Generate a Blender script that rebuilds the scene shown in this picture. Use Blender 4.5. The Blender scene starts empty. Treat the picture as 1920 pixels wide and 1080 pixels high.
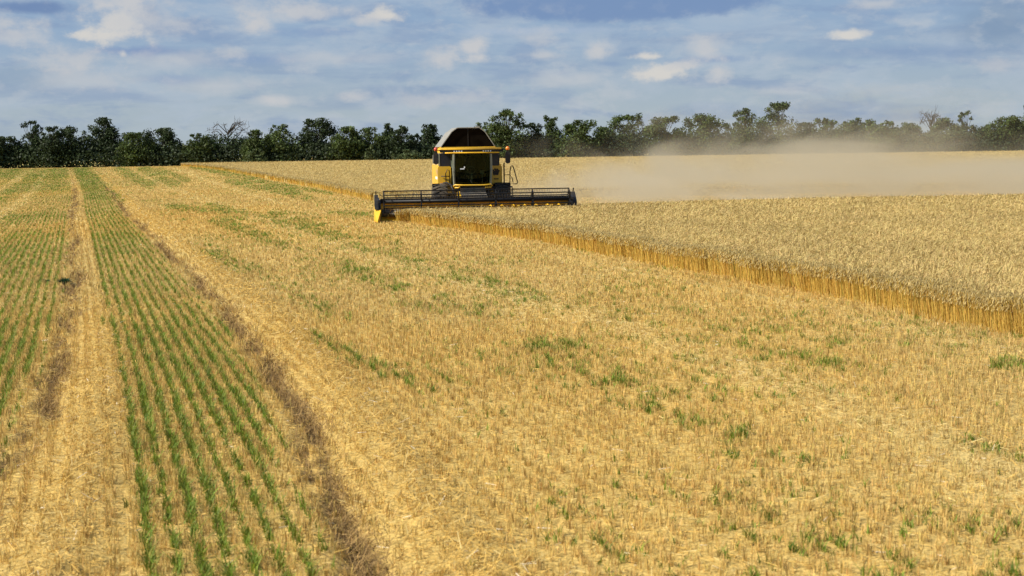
import bpy, math
import numpy as np
from mathutils import Matrix, Vector

rng = np.random.default_rng(7)
S = bpy.context.scene
COL = S.collection
R = math.radians
# ------------------------------------------------------------------ camera
F, H, Y0, RHO = 2667.0, 3.1, 287.0, 0.0146          # focal length in px of a 1920 px wide picture, eye height
PIT = math.atan((540 - Y0) / F)
cf = np.array([0, math.cos(PIT), -math.sin(PIT)])
cu0 = np.array([0, math.sin(PIT), math.cos(PIT)])
cx0 = np.array([1.0, 0, 0])
cr = math.cos(RHO) * cx0 - math.sin(RHO) * cu0
cu = math.cos(RHO) * cu0 + math.sin(RHO) * cx0
C0 = np.array([0, 0, H])
cam = bpy.data.cameras.new('camera')
cam_o = bpy.data.objects.new('camera', cam)
COL.objects.link(cam_o)
cam.sensor_width = 36
cam.lens = F / 1920 * 36
cam.clip_start, cam.clip_end = 0.5, 8000
m = Matrix.Identity(4)
for i in range(3):
    m[i][0], m[i][1], m[i][2], m[i][3] = cr[i], cu[i], -cf[i], C0[i]
cam_o.matrix_world = m
cam.dof.use_dof = True
cam.dof.focus_distance = 62
cam.dof.aperture_fstop = 3.5
S.camera = cam_o

# ------------------------------------------------------------------ light
SUN_EL, SUN_AZ = R(41), R(-110)                       # azimuth measured from +Y towards +X: the sun stands to the left
sun = bpy.data.lights.new('sun', 'SUN')
sun.energy, sun.angle, sun.color = 5.0, R(0.53), (1.0, 0.955, 0.86)
sun_o = bpy.data.objects.new('sun', sun)
COL.objects.link(sun_o)
sd = Vector((math.sin(SUN_AZ) * math.cos(SUN_EL), math.cos(SUN_AZ) * math.cos(SUN_EL), math.sin(SUN_EL)))
sun_o.rotation_euler = sd.to_track_quat('Z', 'Y').to_euler()
sun_o.location = sd * 200
S.view_settings.view_transform = 'Standard'
S.view_settings.look = 'None'
S.view_settings.exposure = 0.5
S.view_settings.gamma = 1.0


def srgb(r, g, b):
    f = lambda c: (c / 255 / 12.92) if c / 255 <= 0.04045 else ((c / 255 + 0.055) / 1.055) ** 2.4
    return (f(r), f(g), f(b))


def pix_dir(px, py):
    d = cf + cr * (px - 960) / F + cu * (540 - py) / F
    return d / np.linalg.norm(d)


class NT:
    """small helper to write node trees"""

    def __init__(s, tree):
        s.t = tree
        tree.nodes.clear()

    def n(s, typ, **kw):
        nd = s.t.nodes.new(typ)
        for k, v in kw.items():
            setattr(nd, k, v)
        return nd

    def put(s, sock, v):
        if isinstance(v, bpy.types.NodeSocket):
            s.t.links.new(v, sock)
        elif v is not None:
            if hasattr(sock.default_value, '__len__') and not hasattr(v, '__len__'):
                v = (v,) * len(sock.default_value)
            if hasattr(sock.default_value, '__len__') and len(sock.default_value) == 4 and len(v) == 3:
                v = tuple(v) + (1,)
            sock.default_value = v

    def math(s, op, a, b=None, c=None, clamp=False):
        nd = s.n('ShaderNodeMath', operation=op, use_clamp=clamp)
        s.put(nd.inputs[0], a)
        if b is not None: s.put(nd.inputs[1], b)
        if c is not None: s.put(nd.inputs[2], c)
        return nd.outputs[0]

    def mix(s, fac, a, b, blend='MIX'):
        nd = s.n('ShaderNodeMix', data_type='RGBA', blend_type=blend)
        s.put(nd.inputs[0], fac); s.put(nd.inputs[6], a); s.put(nd.inputs[7], b)
        return nd.outputs[2]

    def noise(s, vec, scale, detail=4, rough=0.55, dist=0.0):
        nd = s.n('ShaderNodeTexNoise')
        if vec is not None: s.put(nd.inputs['Vector'], vec)
        nd.inputs['Scale'].default_value = scale
        nd.inputs['Detail'].default_value = detail
        nd.inputs['Roughness'].default_value = rough
        nd.inputs['Distortion'].default_value = dist
        return nd.outputs[0]

    def ramp(s, v, lo, hi):
        nd = s.n('ShaderNodeMapRange', interpolation_type='SMOOTHSTEP')
        s.put(nd.inputs[0], v)
        nd.inputs[1].default_value, nd.inputs[2].default_value = lo, hi
        return nd.outputs[0]

    def vec(s, x, y, z=0.0):
        nd = s.n('ShaderNodeCombineXYZ')
        s.put(nd.inputs[0], x); s.put(nd.inputs[1], y); s.put(nd.inputs[2], z)
        return nd.outputs[0]


def make_world():
    w = bpy.data.worlds.new('World')
    S.world = w
    w.use_nodes = True
    t = NT(w.node_tree)
    sky = t.n('ShaderNodeTexSky', sky_type='NISHITA')
    sky.sun_disc = False
    sky.sun_elevation, sky.sun_rotation = SUN_EL, SUN_AZ
    tc = t.n('ShaderNodeTexCoord')
    sp = t.n('ShaderNodeSeparateXYZ')
    t.put(sp.inputs[0], tc.outputs['Generated'])
    deg = 180 / math.pi
    az = t.math('MULTIPLY', t.math('ARCTAN2', sp.outputs[0], sp.outputs[1]), deg)
    el = t.math('MULTIPLY', t.math('ARCSINE', sp.outputs[2]), deg)
    # sky behind the clouds, thin layered veil
    base = t.mix(t.ramp(el, 0.2, 5.5), srgb(170, 183, 191), srgb(143, 168, 197))
    base = t.mix(t.ramp(el, 8, 32), base, srgb(84, 120, 176))
    lay = t.noise(t.vec(t.math('MULTIPLY', az, 0.16), t.math('MULTIPLY', el, 0.65)), 1.0, 6, 0.58, 0.4)
    base = t.mix(t.math('MULTIPLY', t.ramp(lay, 0.46, 0.64), 0.55), base, srgb(172, 187, 204))
    lay2 = t.noise(t.vec(t.math('MULTIPLY', az, 0.12), t.math('MULTIPLY', el, 1.0), 7.3), 1.0, 5, 0.55, 0.3)
    base = t.mix(t.math('MULTIPLY', t.ramp(lay2, 0.48, 0.66), 0.6), base, srgb(132, 154, 186))
    ragged = t.noise(t.vec(t.math('MULTIPLY', az, 1.1), t.math('MULTIPLY', el, 1.7), 3.1), 1.0, 7, 0.62, 0.0)
    fine = t.noise(t.vec(t.math('MULTIPLY', az, 0.8), t.math('MULTIPLY', el, 1.5), 9.1), 1.0, 7, 0.6, 0.1)

    def blob(px, py, rx, ry, col, strength, soft=0.5, rag=1.5, flat=1.0):
        nonlocal base
        d = pix_dir(px, py)
        a0, e0 = math.degrees(math.atan2(d[0], d[1])), math.degrees(math.asin(d[2]))
        k = deg / F
        dx = t.math('DIVIDE', t.math('SUBTRACT', az, a0), rx * k)
        dy = t.math('DIVIDE', t.math('SUBTRACT', el, e0), ry * k)
        if flat != 1.0:                                  # flatter base than top
            neg = t.math('MULTIPLY', t.math('MINIMUM', dy, 0.0), flat - 1)
            dy = t.math('ADD', dy, neg)
        r = t.math('SQRT', t.math('ADD', t.math('MULTIPLY', dx, dx), t.math('MULTIPLY', dy, dy)))
        v = t.math('ADD', t.math('SUBTRACT', 1.0, r), t.math('MULTIPLY', t.math('SUBTRACT', ragged, 0.5), rag))
        mk = t.math('MULTIPLY', t.ramp(v, 0.0, soft), strength)
        base = t.mix(mk, base, col)

    blue, cream = srgb(116, 143, 184), srgb(210, 207, 203)
    dark = srgb(104, 130, 174)
    veil = t.noise(t.vec(t.math('MULTIPLY', az, 0.42), t.math('MULTIPLY', el, 0.85), 4.4), 1.0, 7, 0.62, 0.3)
    base = t.mix(t.math('MULTIPLY', t.ramp(veil, 0.45, 0.68), 0.5), base, srgb(176, 188, 202))
    veil2 = t.noise(t.vec(t.math('MULTIPLY', az, 0.30), t.math('MULTIPLY', el, 1.0), 14.4), 1.0, 6, 0.6, 0.3)
    base = t.mix(t.math('MULTIPLY', t.ramp(veil2, 0.5, 0.68), 0.5), base, srgb(126, 150, 186))
    blob(1160, 0, 330, 44, blue, 0.95, 0.30, 0.45, 1.0)                # broad blue cloud base at the top
    blob(1000, 58, 230, 10, srgb(165, 182, 205), 0.7, 0.9, 0.8)
    blob(60, 14, 95, 16, dark, 0.85, 0.7, 0.8)
    blob(270, 22, 50, 25, dark, 0.6, 0.9)
    blob(1700, 95, 330, 20, blue, 0.45, 0.9, 0.8)
    blob(1880, 40, 120, 90, srgb(116, 140, 170), 0.6, 0.9, 0.6)
    blob(270, 96, 110, 14, srgb(114, 140, 186), 0.75, 0.9)
    blob(480, 112, 110, 16, srgb(124, 150, 190), 0.55, 0.9)
    blob(600, 60, 110, 14, srgb(124, 150, 190), 0.55, 0.9)
    blob(40, 145, 110, 34, srgb(136, 158, 184), 0.6, 0.9)
    blob(330, 150, 90, 14, srgb(124, 150, 190), 0.5, 0.9)
    blob(1330, 112, 110, 12, srgb(120, 147, 188), 0.6, 0.9)
    blob(1150, 120, 40, 8, srgb(124, 150, 188), 0.5, 0.9)
    warm = srgb(196, 197, 201)
    for b in ((200, 64, 62, 26, .95, 0), (228, 40, 40, 30, .8, 0), (160, 66, 30, 14, .8, 0), (225, 8, 60, 20, .8, 1), (270, 40, 90, 36, .45, 1),
              (35, 66, 50, 22, .5, 1), (0, 45, 80, 14, .5, 1), (475, 48, 30, 18, .8, 1), (540, 20, 70, 20, .45, 1), (722, 30, 36, 16, .75, 0),
              (690, 38, 34, 10, .5, 1), (560, 24, 110, 18, .4, 1), (130, 115, 70, 24, .5, 1), (231, 101, 7, 7, .7, 1), (170, 150, 90, 22, .35, 1),
              (515, 188, 34, 11, .75, 1), (660, 180, 28, 12, .5, 1), (886, 92, 26, 20, .7, 1), (898, 108, 26, 14, .7, 1), (822, 114, 32, 22, .6, 1), (845, 100, 20, 14, .5, 1),
              (1125, 94, 24, 20, .6, 1), (1236, 141, 60, 19, .95, 0), (1262, 128, 30, 10, .8, 0), (1212, 106, 30, 9, .75, 0), (1320, 96, 36, 26, .55, 1), (1285, 122, 40, 10, .6, 1),
              (1345, 135, 22, 24, .6, 1), (1592, 67, 36, 12, .75, 0), (1640, 8, 50, 12, .45, 1), (1020, 104, 36, 9, .45, 1), (1010, 70, 30, 18, .35, 1),
              (790, 190, 60, 16, .35, 1), (430, 100, 30, 14, .4, 1), (1470, 170, 70, 14, .3, 1), (1870, 120, 50, 16, .35, 1), (1050, 152, 70, 14, .3, 1),
              (890, 182, 50, 18, .35, 1), (330, 110, 120, 18, .3, 1), (620, 110, 110, 14, .3, 1), (420, 160, 120, 16, .3, 1)):
        blob(b[0], b[1], b[2] * (1.5 if b[5] else 1.35), b[3] * (1.5 if b[5] else 1.35), warm if b[5] else cream, min(1, b[4] * 1.5), 1.0 if b[5] else .85, 1.9 if b[5] else 2.0, 1.2 if b[5] else 1.5)
    base = t.mix(t.math('MULTIPLY', t.ramp(fine, 0.52, 0.68), 0.30), base, srgb(188, 194, 202))
    vo = t.n('ShaderNodeTexVoronoi', feature='SMOOTH_F1')
    vo.inputs['Smoothness'].default_value = .6
    t.put(vo.inputs['Vector'], t.vec(t.math('MULTIPLY', az, 0.38), t.math('MULTIPLY', el, 1.05), 2.0)); vo.inputs['Scale'].default_value = 1.0
    pv = t.math('ADD', vo.outputs['Distance'], t.math('MULTIPLY', t.math('SUBTRACT', ragged, .5), 1.1))
    gate = t.ramp(t.noise(t.vec(t.math('MULTIPLY', az, 0.10), t.math('MULTIPLY', el, 0.5), 5.0), 1.0, 3, .5), .42, .6)
    base = t.mix(t.math('MULTIPLY', t.math('MULTIPLY', t.ramp(pv, .46, .12), gate), .40), base, srgb(194, 198, 204))
    blob(1160, 0, 330, 42, blue, 0.75, 0.6, 0.9, 1.0)
    # below the horizon: plain haze colour
    base = t.mix(t.ramp(el, 0.0, -2.0), base, srgb(150, 150, 140))
    mul = t.n('ShaderNodeBackground')
    t.put(mul.inputs[0], sky.outputs[0])
    mul.inputs[1].default_value = 0.06
    bg = t.n('ShaderNodeBackground')
    t.put(bg.inputs[0], base)
    bg.inputs[1].default_value = 0.74
    mx = t.n('ShaderNodeMixShader')
    mx.inputs[0].default_value = 0.92
    t.t.links.new(mul.outputs[0], mx.inputs[1])
    t.t.links.new(bg.outputs[0], mx.inputs[2])
    out = t.n('ShaderNodeOutputWorld')
    t.t.links.new(mx.outputs[0], out.inputs[0])


make_world()

# ------------------------------------------------------------------ helpers


def tag(o, label=None, cat=None, group=None, kind=None):
    if label: o['label'] = label
    if cat: o['category'] = cat
    if group: o['group'] = group
    if kind: o['kind'] = kind
    return o


def empty(name, loc, rz=0.0):
    o = bpy.data.objects.new(name, None)
    COL.objects.link(o)
    o.location = loc
    o.rotation_euler = (0, 0, rz)
    o.empty_display_size = 0.3
    return o


def np_mesh(name, V, Q, mats, parent=None, col=None, mi=None, smooth=False):
    """V (n,3), Q (m,4) or (m,3) numpy -> one mesh object; col (n,3) becomes the colour attribute tint"""
    me = bpy.data.meshes.new(name)
    k = Q.shape[1]
    me.vertices.add(len(V)); me.loops.add(Q.size); me.polygons.add(len(Q))
    me.vertices.foreach_set('co', np.ascontiguousarray(V, dtype=np.float32).ravel())
    me.loops.foreach_set('vertex_index', np.ascontiguousarray(Q, dtype=np.int32).ravel())
    me.polygons.foreach_set('loop_start', np.arange(0, Q.size, k, dtype=np.int32))
    if mi is not None:
        me.polygons.foreach_set('material_index', np.asarray(mi, dtype=np.int32))
    if smooth:
        me.polygons.foreach_set('use_smooth', np.ones(len(Q), dtype=bool))
    me.update(calc_edges=True)
    me.validate()
    if col is not None:
        a = me.color_attributes.new('tint', 'FLOAT_COLOR', 'POINT')
        c = np.ones((len(V), 4), dtype=np.float32)
        c[:, :3] = col
        a.data.foreach_set('color', c.ravel())
    for mt in mats if isinstance(mats, (list, tuple)) else [mats]:
        me.materials.append(mt)
    o = bpy.data.objects.new(name, me)
    COL.objects.link(o)
    o.parent = parent
    return o


def _hash(ix, iy, seed):
    n = (ix.astype(np.int64) * 374761393 + iy.astype(np.int64) * 668265263 + seed * 69069) & 0x7fffffff
    n = ((n ^ (n >> 13)) * 1274126177) & 0x7fffffff
    return ((n ^ (n >> 16)) & 0xffff) / 65535.0


def vnoise(x, y, seed=0, octaves=3):
    x = np.asarray(x, float); y = np.asarray(y, float)
    tot, amp, s = 0, 1.0, 0
    for o in range(octaves):
        ix, iy = np.floor(x), np.floor(y)
        fx, fy = x - ix, y - iy
        fx, fy = fx * fx * (3 - 2 * fx), fy * fy * (3 - 2 * fy)
        a, b = _hash(ix, iy, seed + o), _hash(ix + 1, iy, seed + o)
        c, d = _hash(ix, iy + 1, seed + o), _hash(ix + 1, iy + 1, seed + o)
        tot = tot + amp * ((a * (1 - fx) + b * fx) * (1 - fy) + (c * (1 - fx) + d * fx) * fy)
        s += amp
        amp *= 0.5
        x, y = x * 2.03 + 5.1, y * 2.03 + 9.7
    return tot / s


def sstep(a, b, x):
    t = np.clip((np.asarray(x, float) - a) / (b - a), 0, 1)
    return t * t * (3 - 2 * t)


def proj(X, Y, Z):
    P = np.stack([X, Y, Z], -1) - C0
    w = P @ cf
    return 960 + F * (P @ cr) / w, 540 - F * (P @ cu) / w


def at(px, py, Y):
    """world point at distance Y seen at picture point px, py"""
    d = cf + cr * (px - 960) / F + cu * (540 - py) / F
    return C0 + d * (Y / d[1])


# ------------------------------------------------------------------ lie of the land
RY = np.array([-60, 0, 10.86, 14.67, 20, 28, 42.8, 62.5, 82, 121.6, 170, 241.5, 330, 600])
RX = np.array([12.5, 1.3, -1.2, -2.1, -3.4, -5.6, -10.1, -16.1, -22.1, -34.0, -49.0, -71.4, -99, -184])
EY = np.array([-60, 0, 12, 23, 30, 38.2, 50.5, 62, 67.0, 80, 96, 131, 165, 216, 269, 330, 600])
EX = np.array([36, 15.5, 11.6, 8.15, 6.65, 4.0, 0.85, -3.6, -5.4, -6.4, -9.3, -17.5, -28, -43.5, -61.5, -82, -170])
GY = np.array([-10, 10.5, 13.6, 18.6, 25.6, 31, 600])
GX = np.array([0.25, 0, -.2, -.45, -.7, -.75, -.75])
_yy = np.linspace(-60, 600, 1321)


def _smooth(Y, X, n):
    v = np.interp(_yy, Y, X)
    p = np.pad(v, n, mode='edge')
    # extend linearly so that smoothing keeps the ends
    p[:n] = v[0] + (v[1] - v[0]) * np.arange(-n, 0)
    p[-n:] = v[-1] + (v[-1] - v[-2]) * np.arange(1, n + 1)
    return np.convolve(p, np.ones(2 * n + 1) / (2 * n + 1), mode='valid')


_R, _E, _G = _smooth(RY, RX, 8), _smooth(EY, EX, 3), _smooth(GY, GX, 6)
RXf = lambda Y: np.interp(Y, _yy, _R)              # right wheel track
EXf = lambda Y: np.interp(Y, _yy, _E) + 0.35 * (vnoise(np.asarray(Y) * 0.45, np.asarray(Y) * 0, 71, 3) - 0.5)   # edge of the standing wheat
GXf = lambda Y: np.interp(Y, _yy, _G)              # drift of the drilled rows against the tracks


def ucoord(X, Y): return X - RXf(Y)


def rear_y(X):                                      # far side of the near wheat: header front, then the cut strip behind it
    X = np.asarray(X, float)
    return np.where(X < 3.15, 65.35 + 0.087 * (X + 1.6), np.interp(X, [3.15, 14.7, 26.3, 60], [68.0, 72.0, 73.0, 77.0]))


BACK_Y = 97.0


def tz0(X, Y):
    return 1.5 * sstep(100, 275, Y)


def track_mask(X, Y):
    """wheel ruts: (right, left) dark bands, broken up by noise"""
    u = ucoord(X, Y)
    wob = 0.45 * (vnoise(Y * 0.30, X * 0 + 3.0, 5, 2) - 0.5)
    n = 0.55 * vnoise(Y * 0.5, u * 2.0, 11, 2) + .45 * vnoise(Y * 2.2, u * 7.0, 15, 2)
    r = np.exp(-((u + wob - 0.02) / 0.17) ** 2) * sstep(0.26, 0.54, n)
    n2 = 0.5 * vnoise(Y * 0.5 + 50, u * 2.0, 13, 2) + .5 * vnoise(Y * 2.0, u * 6.0, 17, 2)
    l = np.exp(-((u + wob + 3.12) / 0.18) ** 2) * sstep(0.30, 0.60, n2)
    return r, l


def windrow(X, Y):
    """how much loose chopped straw lies on the stubble"""
    u = ucoord(X, Y)
    w1 = np.exp(-((u - 0.75) / 0.42) ** 2)
    w3 = 0.9 * np.exp(-((u + 2.45) / 0.4) ** 2) * sstep(40, 16, Y)
    return np.clip(w1 + w3 + pale_row(u, Y), 0, 1.2)


def pale_row(u, Y):
    """bleached windrows, as against the fresh golden ones along the track"""
    wv = 0.6 * (vnoise(Y * .1, u * 0, 3) - .5)
    p = np.interp(Y, [30, 50, 90, 250], [6.5, 6.0, 6.5, 6.2])
    w2 = 0.5 * np.exp(-((u - p - wv) / 0.85) ** 2)
    w4 = 0.8 * np.exp(-((u + 7.15 - wv) / 0.55) ** 2) + 0.8 * np.exp(-((u + 10.15 - wv) / 0.65) ** 2)
    w5 = 0.7 * np.exp(-((u - np.interp(Y, [60, 110, 245], [9.5, 10.9, 14.5])) / 0.5) ** 2) * sstep(60, 110, Y)
    w6 = 0.5 * np.exp(-((u - 9.3) / 0.5) ** 2) * sstep(150, 200, Y) + .4 * np.exp(-((u - 11.2) / .4) ** 2) * sstep(60, 30, Y)
    return (w2 + w4 + w5 + w6) * (0.6 + 0.6 * vnoise(u * 1.5, Y * .3, 25, 2))


def relief(X, Y):
    r, l = track_mask(X, Y)
    near = sstep(140, 60, Y)
    z = -0.11 * r - 0.10 * l + 0.07 * windrow(X, Y) * (0.5 + vnoise(X * 2, Y * 2, 21, 2))
    z = z + 0.05 * (vnoise(X * 0.6, Y * 0.35, 23, 2) - 0.5)
    return z * near


def tz(X, Y):
    X = np.asarray(X, float); Y = np.asarray(Y, float)
    return tz0(X, Y) + relief(X, Y)


# green regrowth, noted as strokes (points, width, strength) on the ground as seen in the photo
GREEN = [
    ([(400, 391), (470, 409), (560, 426), (650, 450), (740, 462)], 9, .9),
    ([(410, 414), (465, 436), (525, 460)], 9, 1.0), ([(520, 408), (560, 415), (600, 428)], 11, 1.0),
    ([(380, 468), (450, 502)], 14, .6), ([(440, 500), (500, 520)], 12, .4),
    ([(640, 500), (740, 540), (860, 577), (960, 606)], 13, .75),
    ([(770, 495), (900, 530), (1000, 560)], 20, .45), ([(610, 445), (700, 470), (800, 500)], 10, .5),
    ([(590, 638), (660, 672), (720, 702)], 12, .7), ([(720, 702), (820, 740)], 12, .35),
    ([(1010, 660), (1080, 690), (1160, 722)], 20, .85), ([(1160, 722), (1240, 748), (1320, 772), (1380, 822)], 22, .6),
    ([(1220, 765), (1330, 800)], 18, .5), ([(1180, 690), (1130, 660), (1040, 650)], 10, .35),
    ([(1370, 870), (1500, 875), (1570, 862)], 22, .4), ([(1480, 880), (1500, 885)], 12, .8),
    ([(1400, 655), (1500, 670), (1600, 693)], 13, .6), ([(1270, 588), (1350, 620)], 13, .45), ([(1150, 600), (1250, 640)], 14, .3),
    ([(1870, 685), (1915, 690)], 10, .8), ([(1800, 830), (1900, 860)], 20, .35), ([(1780, 960), (1900, 980)], 30, .35),
    ([(150, 320), (168, 336), (185, 358)], 16, .9), ([(228, 318), (250, 332), (280, 346)], 8, .9),
    ([(270, 318), (300, 333), (325, 345)], 8, .9), ([(300, 320), (350, 338)], 5, .6), ([(385, 316), (450, 332), (520, 350), (560, 362)], 5, .8),
    ([(430, 340), (520, 358), (580, 372)], 6, .6), ([(360, 314), (430, 322), (510, 344), (620, 364)], 3.5, .6),
    ([(15, 412), (60, 408), (100, 402)], 9, .7), ([(0, 372), (40, 350), (60, 335)], 9, .7), ([(60, 352), (90, 325)], 12, .6),
    ([(100, 345), (110, 325), (125, 318)], 16, .55), ([(0, 330), (30, 320)], 7, .6), ([(320, 388), (390, 398)], 6, .7),
    ([(200, 345), (230, 375)], 8, .4), ([(620, 398), (700, 404)], 5, .6), ([(740, 560), (830, 590)], 14, .25),
    ([(820, 1050), (900, 1075)], 18, .4), ([(1040, 1010), (1120, 1030)], 20, .35), ([(1000, 930), (1090, 960)], 20, .3),
    ([(560, 560), (640, 600)], 16, .3), ([(980, 430), (1060, 440)], 6, .5), ([(1080, 455), (1150, 470)], 6, .35),
]


def green_prob(X, Y):
    """density 0..1 of the green regrowth"""
    px, py = proj(X, Y, tz0(X, Y))
    u = ucoord(X, Y)
    w = u - GXf(Y)
    g = np.zeros_like(X)
    for pts, wid, st in GREEN:
        for (x0, y0), (x1, y1) in zip(pts[:-1], pts[1:]):
            dx, dy = x1 - x0, y1 - y0
            L2 = dx * dx + dy * dy
            s = np.clip(((px - x0) * dx + (py - y0) * dy) / L2, 0, 1)
            ex, ey = (px - x0 - s * dx) / 1.6, (py - y0 - s * dy)
            g = np.maximum(g, st * np.exp(-(ex * ex + ey * ey) / (wid * 0.8) ** 2))
    g = g * (1 - 0.45 * sstep(700, 900, py))
    patch = vnoise(X * 0.9, Y * 0.35, 31, 3)
    tuft = sstep(0.46, 0.66, vnoise(X * 4.2, Y * 2.6, 33, 2))
    g = g * sstep(0.25, 0.5, patch) * (0.14 + 2.3 * tuft) * (1 + .7 * sstep(640, 500, py))
    # drilled rows between and left of the tracks
    rowp = vnoise(np.round(w / 0.2) * 7.7, Y * 0.45, 37, 2)
    big = vnoise(X * 0.15 + 9, Y * 0.09, 39, 2)
    mid = (u > -2.5) & (u < -0.25) & ((w > -1.75) | (Y > 26.0))
    fade = 1 - 0.6 * sstep(-.75, -0.35, u)
    str_mid = (0.55 + 0.45 * sstep(0.35, 0.6, big)) * fade
    g = np.where(mid, np.maximum(g, np.clip(0.25 + rowp * 1.25, 0, 1) * str_mid), g)
    left = u < -3.05 - 0.25 * sstep(12, 18, Y)
    str_l = 0.35 + 0.6 * sstep(0.35, 0.6, big)
    str_l = str_l * (1 - 0.35 * sstep(34, 60, Y))
    g = np.where(left, np.maximum(g, np.clip(0.2 + rowp * 1.1, 0, 1) * str_l), g)
    g = np.where((u > -3.5) & (u < -2.55), g * 0.15, g)
    right = (u > 1.6)
    sparse = 0.09 * sstep(0.45, 0.7, vnoise(X * 0.35, Y * 0.2, 41, 3)) + 0.012
    g = np.where(right, np.maximum(g, sparse * (.15 + 3.0 * tuft)), g)
    wd = windrow(X, Y)
    return np.clip(g * (1 - 0.75 * np.clip(wd, 0, 1)), 0, 1), w


# ------------------------------------------------------------------ materials
def principled(name, color, rough=0.7, metal=0.0, var=0.15, scale=3.0, dust=0.0, spec=0.3, bump=0.0, coat=0.0):
    mt = bpy.data.materials.new(name)
    mt.use_nodes = True
    t = NT(mt.node_tree)
    b = t.n('ShaderNodeBsdfPrincipled')
    tc = t.n('ShaderNodeTexCoord')
    n1 = t.noise(tc.outputs['Object'], scale, 5, 0.6)
    c = t.mix(t.ramp(n1, 0.3, 0.7), tuple(x * (1 - var) for x in color), tuple(min(1, x * (1 + var)) for x in color))
    if dust:
        n2 = t.noise(tc.outputs['Object'], scale * 0.6, 7, 0.7)
        c = t.mix(t.math('MULTIPLY', t.ramp(n2, 0.35, 0.75), dust), c, (0.42, 0.32, 0.19))
    t.put(b.inputs['Base Color'], c)
    b.inputs['Roughness'].default_value = rough
    b.inputs['Metallic'].default_value = metal
    b.inputs['Specular IOR Level'].default_value = spec
    b.inputs['Coat Weight'].default_value = coat
    if bump:
        bp = t.n('ShaderNodeBump')
        bp.inputs['Strength'].default_value = bump
        t.put(bp.inputs['Height'], t.noise(tc.outputs['Object'], scale * 8, 4, 0.6))
        t.t.links.new(bp.outputs[0], b.inputs['Normal'])
    o = t.n('ShaderNodeOutputMaterial')
    t.t.links.new(b.outputs[0], o.inputs[0])
    return mt


def tinted(name, rough=0.8, spec=0.15, trans=0.0, noise_scale=0, amp=0.3, fine=0):
    """plant matter: colour read from the per-blade tint"""
    mt = bpy.data.materials.new(name)
    mt.use_nodes = True
    t = NT(mt.node_tree)
    at_ = t.n('ShaderNodeAttribute', attribute_name='tint')
    c = at_.outputs['Color']
    if noise_scale:
        tc = t.n('ShaderNodeTexCoord')
        nz = t.noise(tc.outputs['Object'], noise_scale, 6, 0.68)
        if fine:
            nz = t.math('ADD', t.math('MULTIPLY', nz, .5), t.math('MULTIPLY', t.ramp(t.noise(tc.outputs['Object'], fine, 3, .6), .32, .68), .5))
        g = t.math('MULTIPLY_ADD', nz, amp * 2, 1 - amp)
        c = t.mix(1.0, c, t.vec(g, g, g), 'MULTIPLY')
    b = t.n('ShaderNodeBsdfPrincipled')
    t.put(b.inputs['Base Color'], c)
    b.inputs['Roughness'].default_value = rough
    b.inputs['Specular IOR Level'].default_value = spec
    o = t.n('ShaderNodeOutputMaterial')
    if trans:
        tr = t.n('ShaderNodeBsdfTranslucent')
        t.put(tr.inputs[0], c)
        mx = t.n('ShaderNodeMixShader')
        mx.inputs[0].default_value = trans
        t.t.links.new(b.outputs[0], mx.inputs[1]); t.t.links.new(tr.outputs[0], mx.inputs[2])
        t.t.links.new(mx.outputs[0], o.inputs[0])
    else:
        t.t.links.new(b.outputs[0], o.inputs[0])
    return mt


M_STRAW = tinted('straw', 0.65, 0.25, 0.2)
M_GREEN = tinted('green_leaf', 0.6, 0.25, 0.3)
M_EAR = tinted('wheat_ear', 0.7, 0.2, 0.15)
M_LEAF = tinted('tree_leaf', 0.6, 0.2, 0.25)
M_CANOPY = tinted('wheat_canopy', 0.9, 0.05, 0, 9.0, 0.5)
M_GROUND = tinted('straw_covered_soil', 0.95, 0.05, 0, 9.0, 0.8, 34.0)
M_BARK = principled('bark', (0.09, 0.075, 0.06), 0.95, 0, 0.3, 4)

# ------------------------------------------------------------------ ground
C_STRAW = np.array([0.600, 0.430, 0.150])
C_PALE = np.array([0.62, 0.470, 0.180])
C_GOLD = np.array([0.61, 0.392, 0.095])
C_GREENC = np.array([0.15, 0.225, 0.045])


def ground_cover(X, Y):
    """mean colour of the litter on the soil"""
    wd = np.clip(pale_row(ucoord(X, Y), Y), 0, 1)[..., None]
    big = vnoise(X * 0.12, Y * 0.05, 51, 3)[..., None]
    c = C_STRAW * (0.70 + 0.18 * sstep(15, 60, Y))[..., None] * (1 + 0.0 * big) * (1 - wd) + C_PALE * wd
    c = c * (1 - 0.35 * sstep(0.45, 0.75, big)) + C_GOLD * 0.35 * sstep(0.45, 0.75, big)
    r, l = track_mask(X, Y)
    tr = np.clip(r + l, 0, 1)[..., None]
    c = c * (1 - tr * .85) + np.array([0.18, 0.112, 0.045]) * tr * .85
    g, _ = green_prob(X, Y)
    far = (sstep(75, 150, Y) * np.clip(g, 0, 1) * 0.95)[..., None]
    c = c * (1 - far) + C_GREENC * far
    return c


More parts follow.
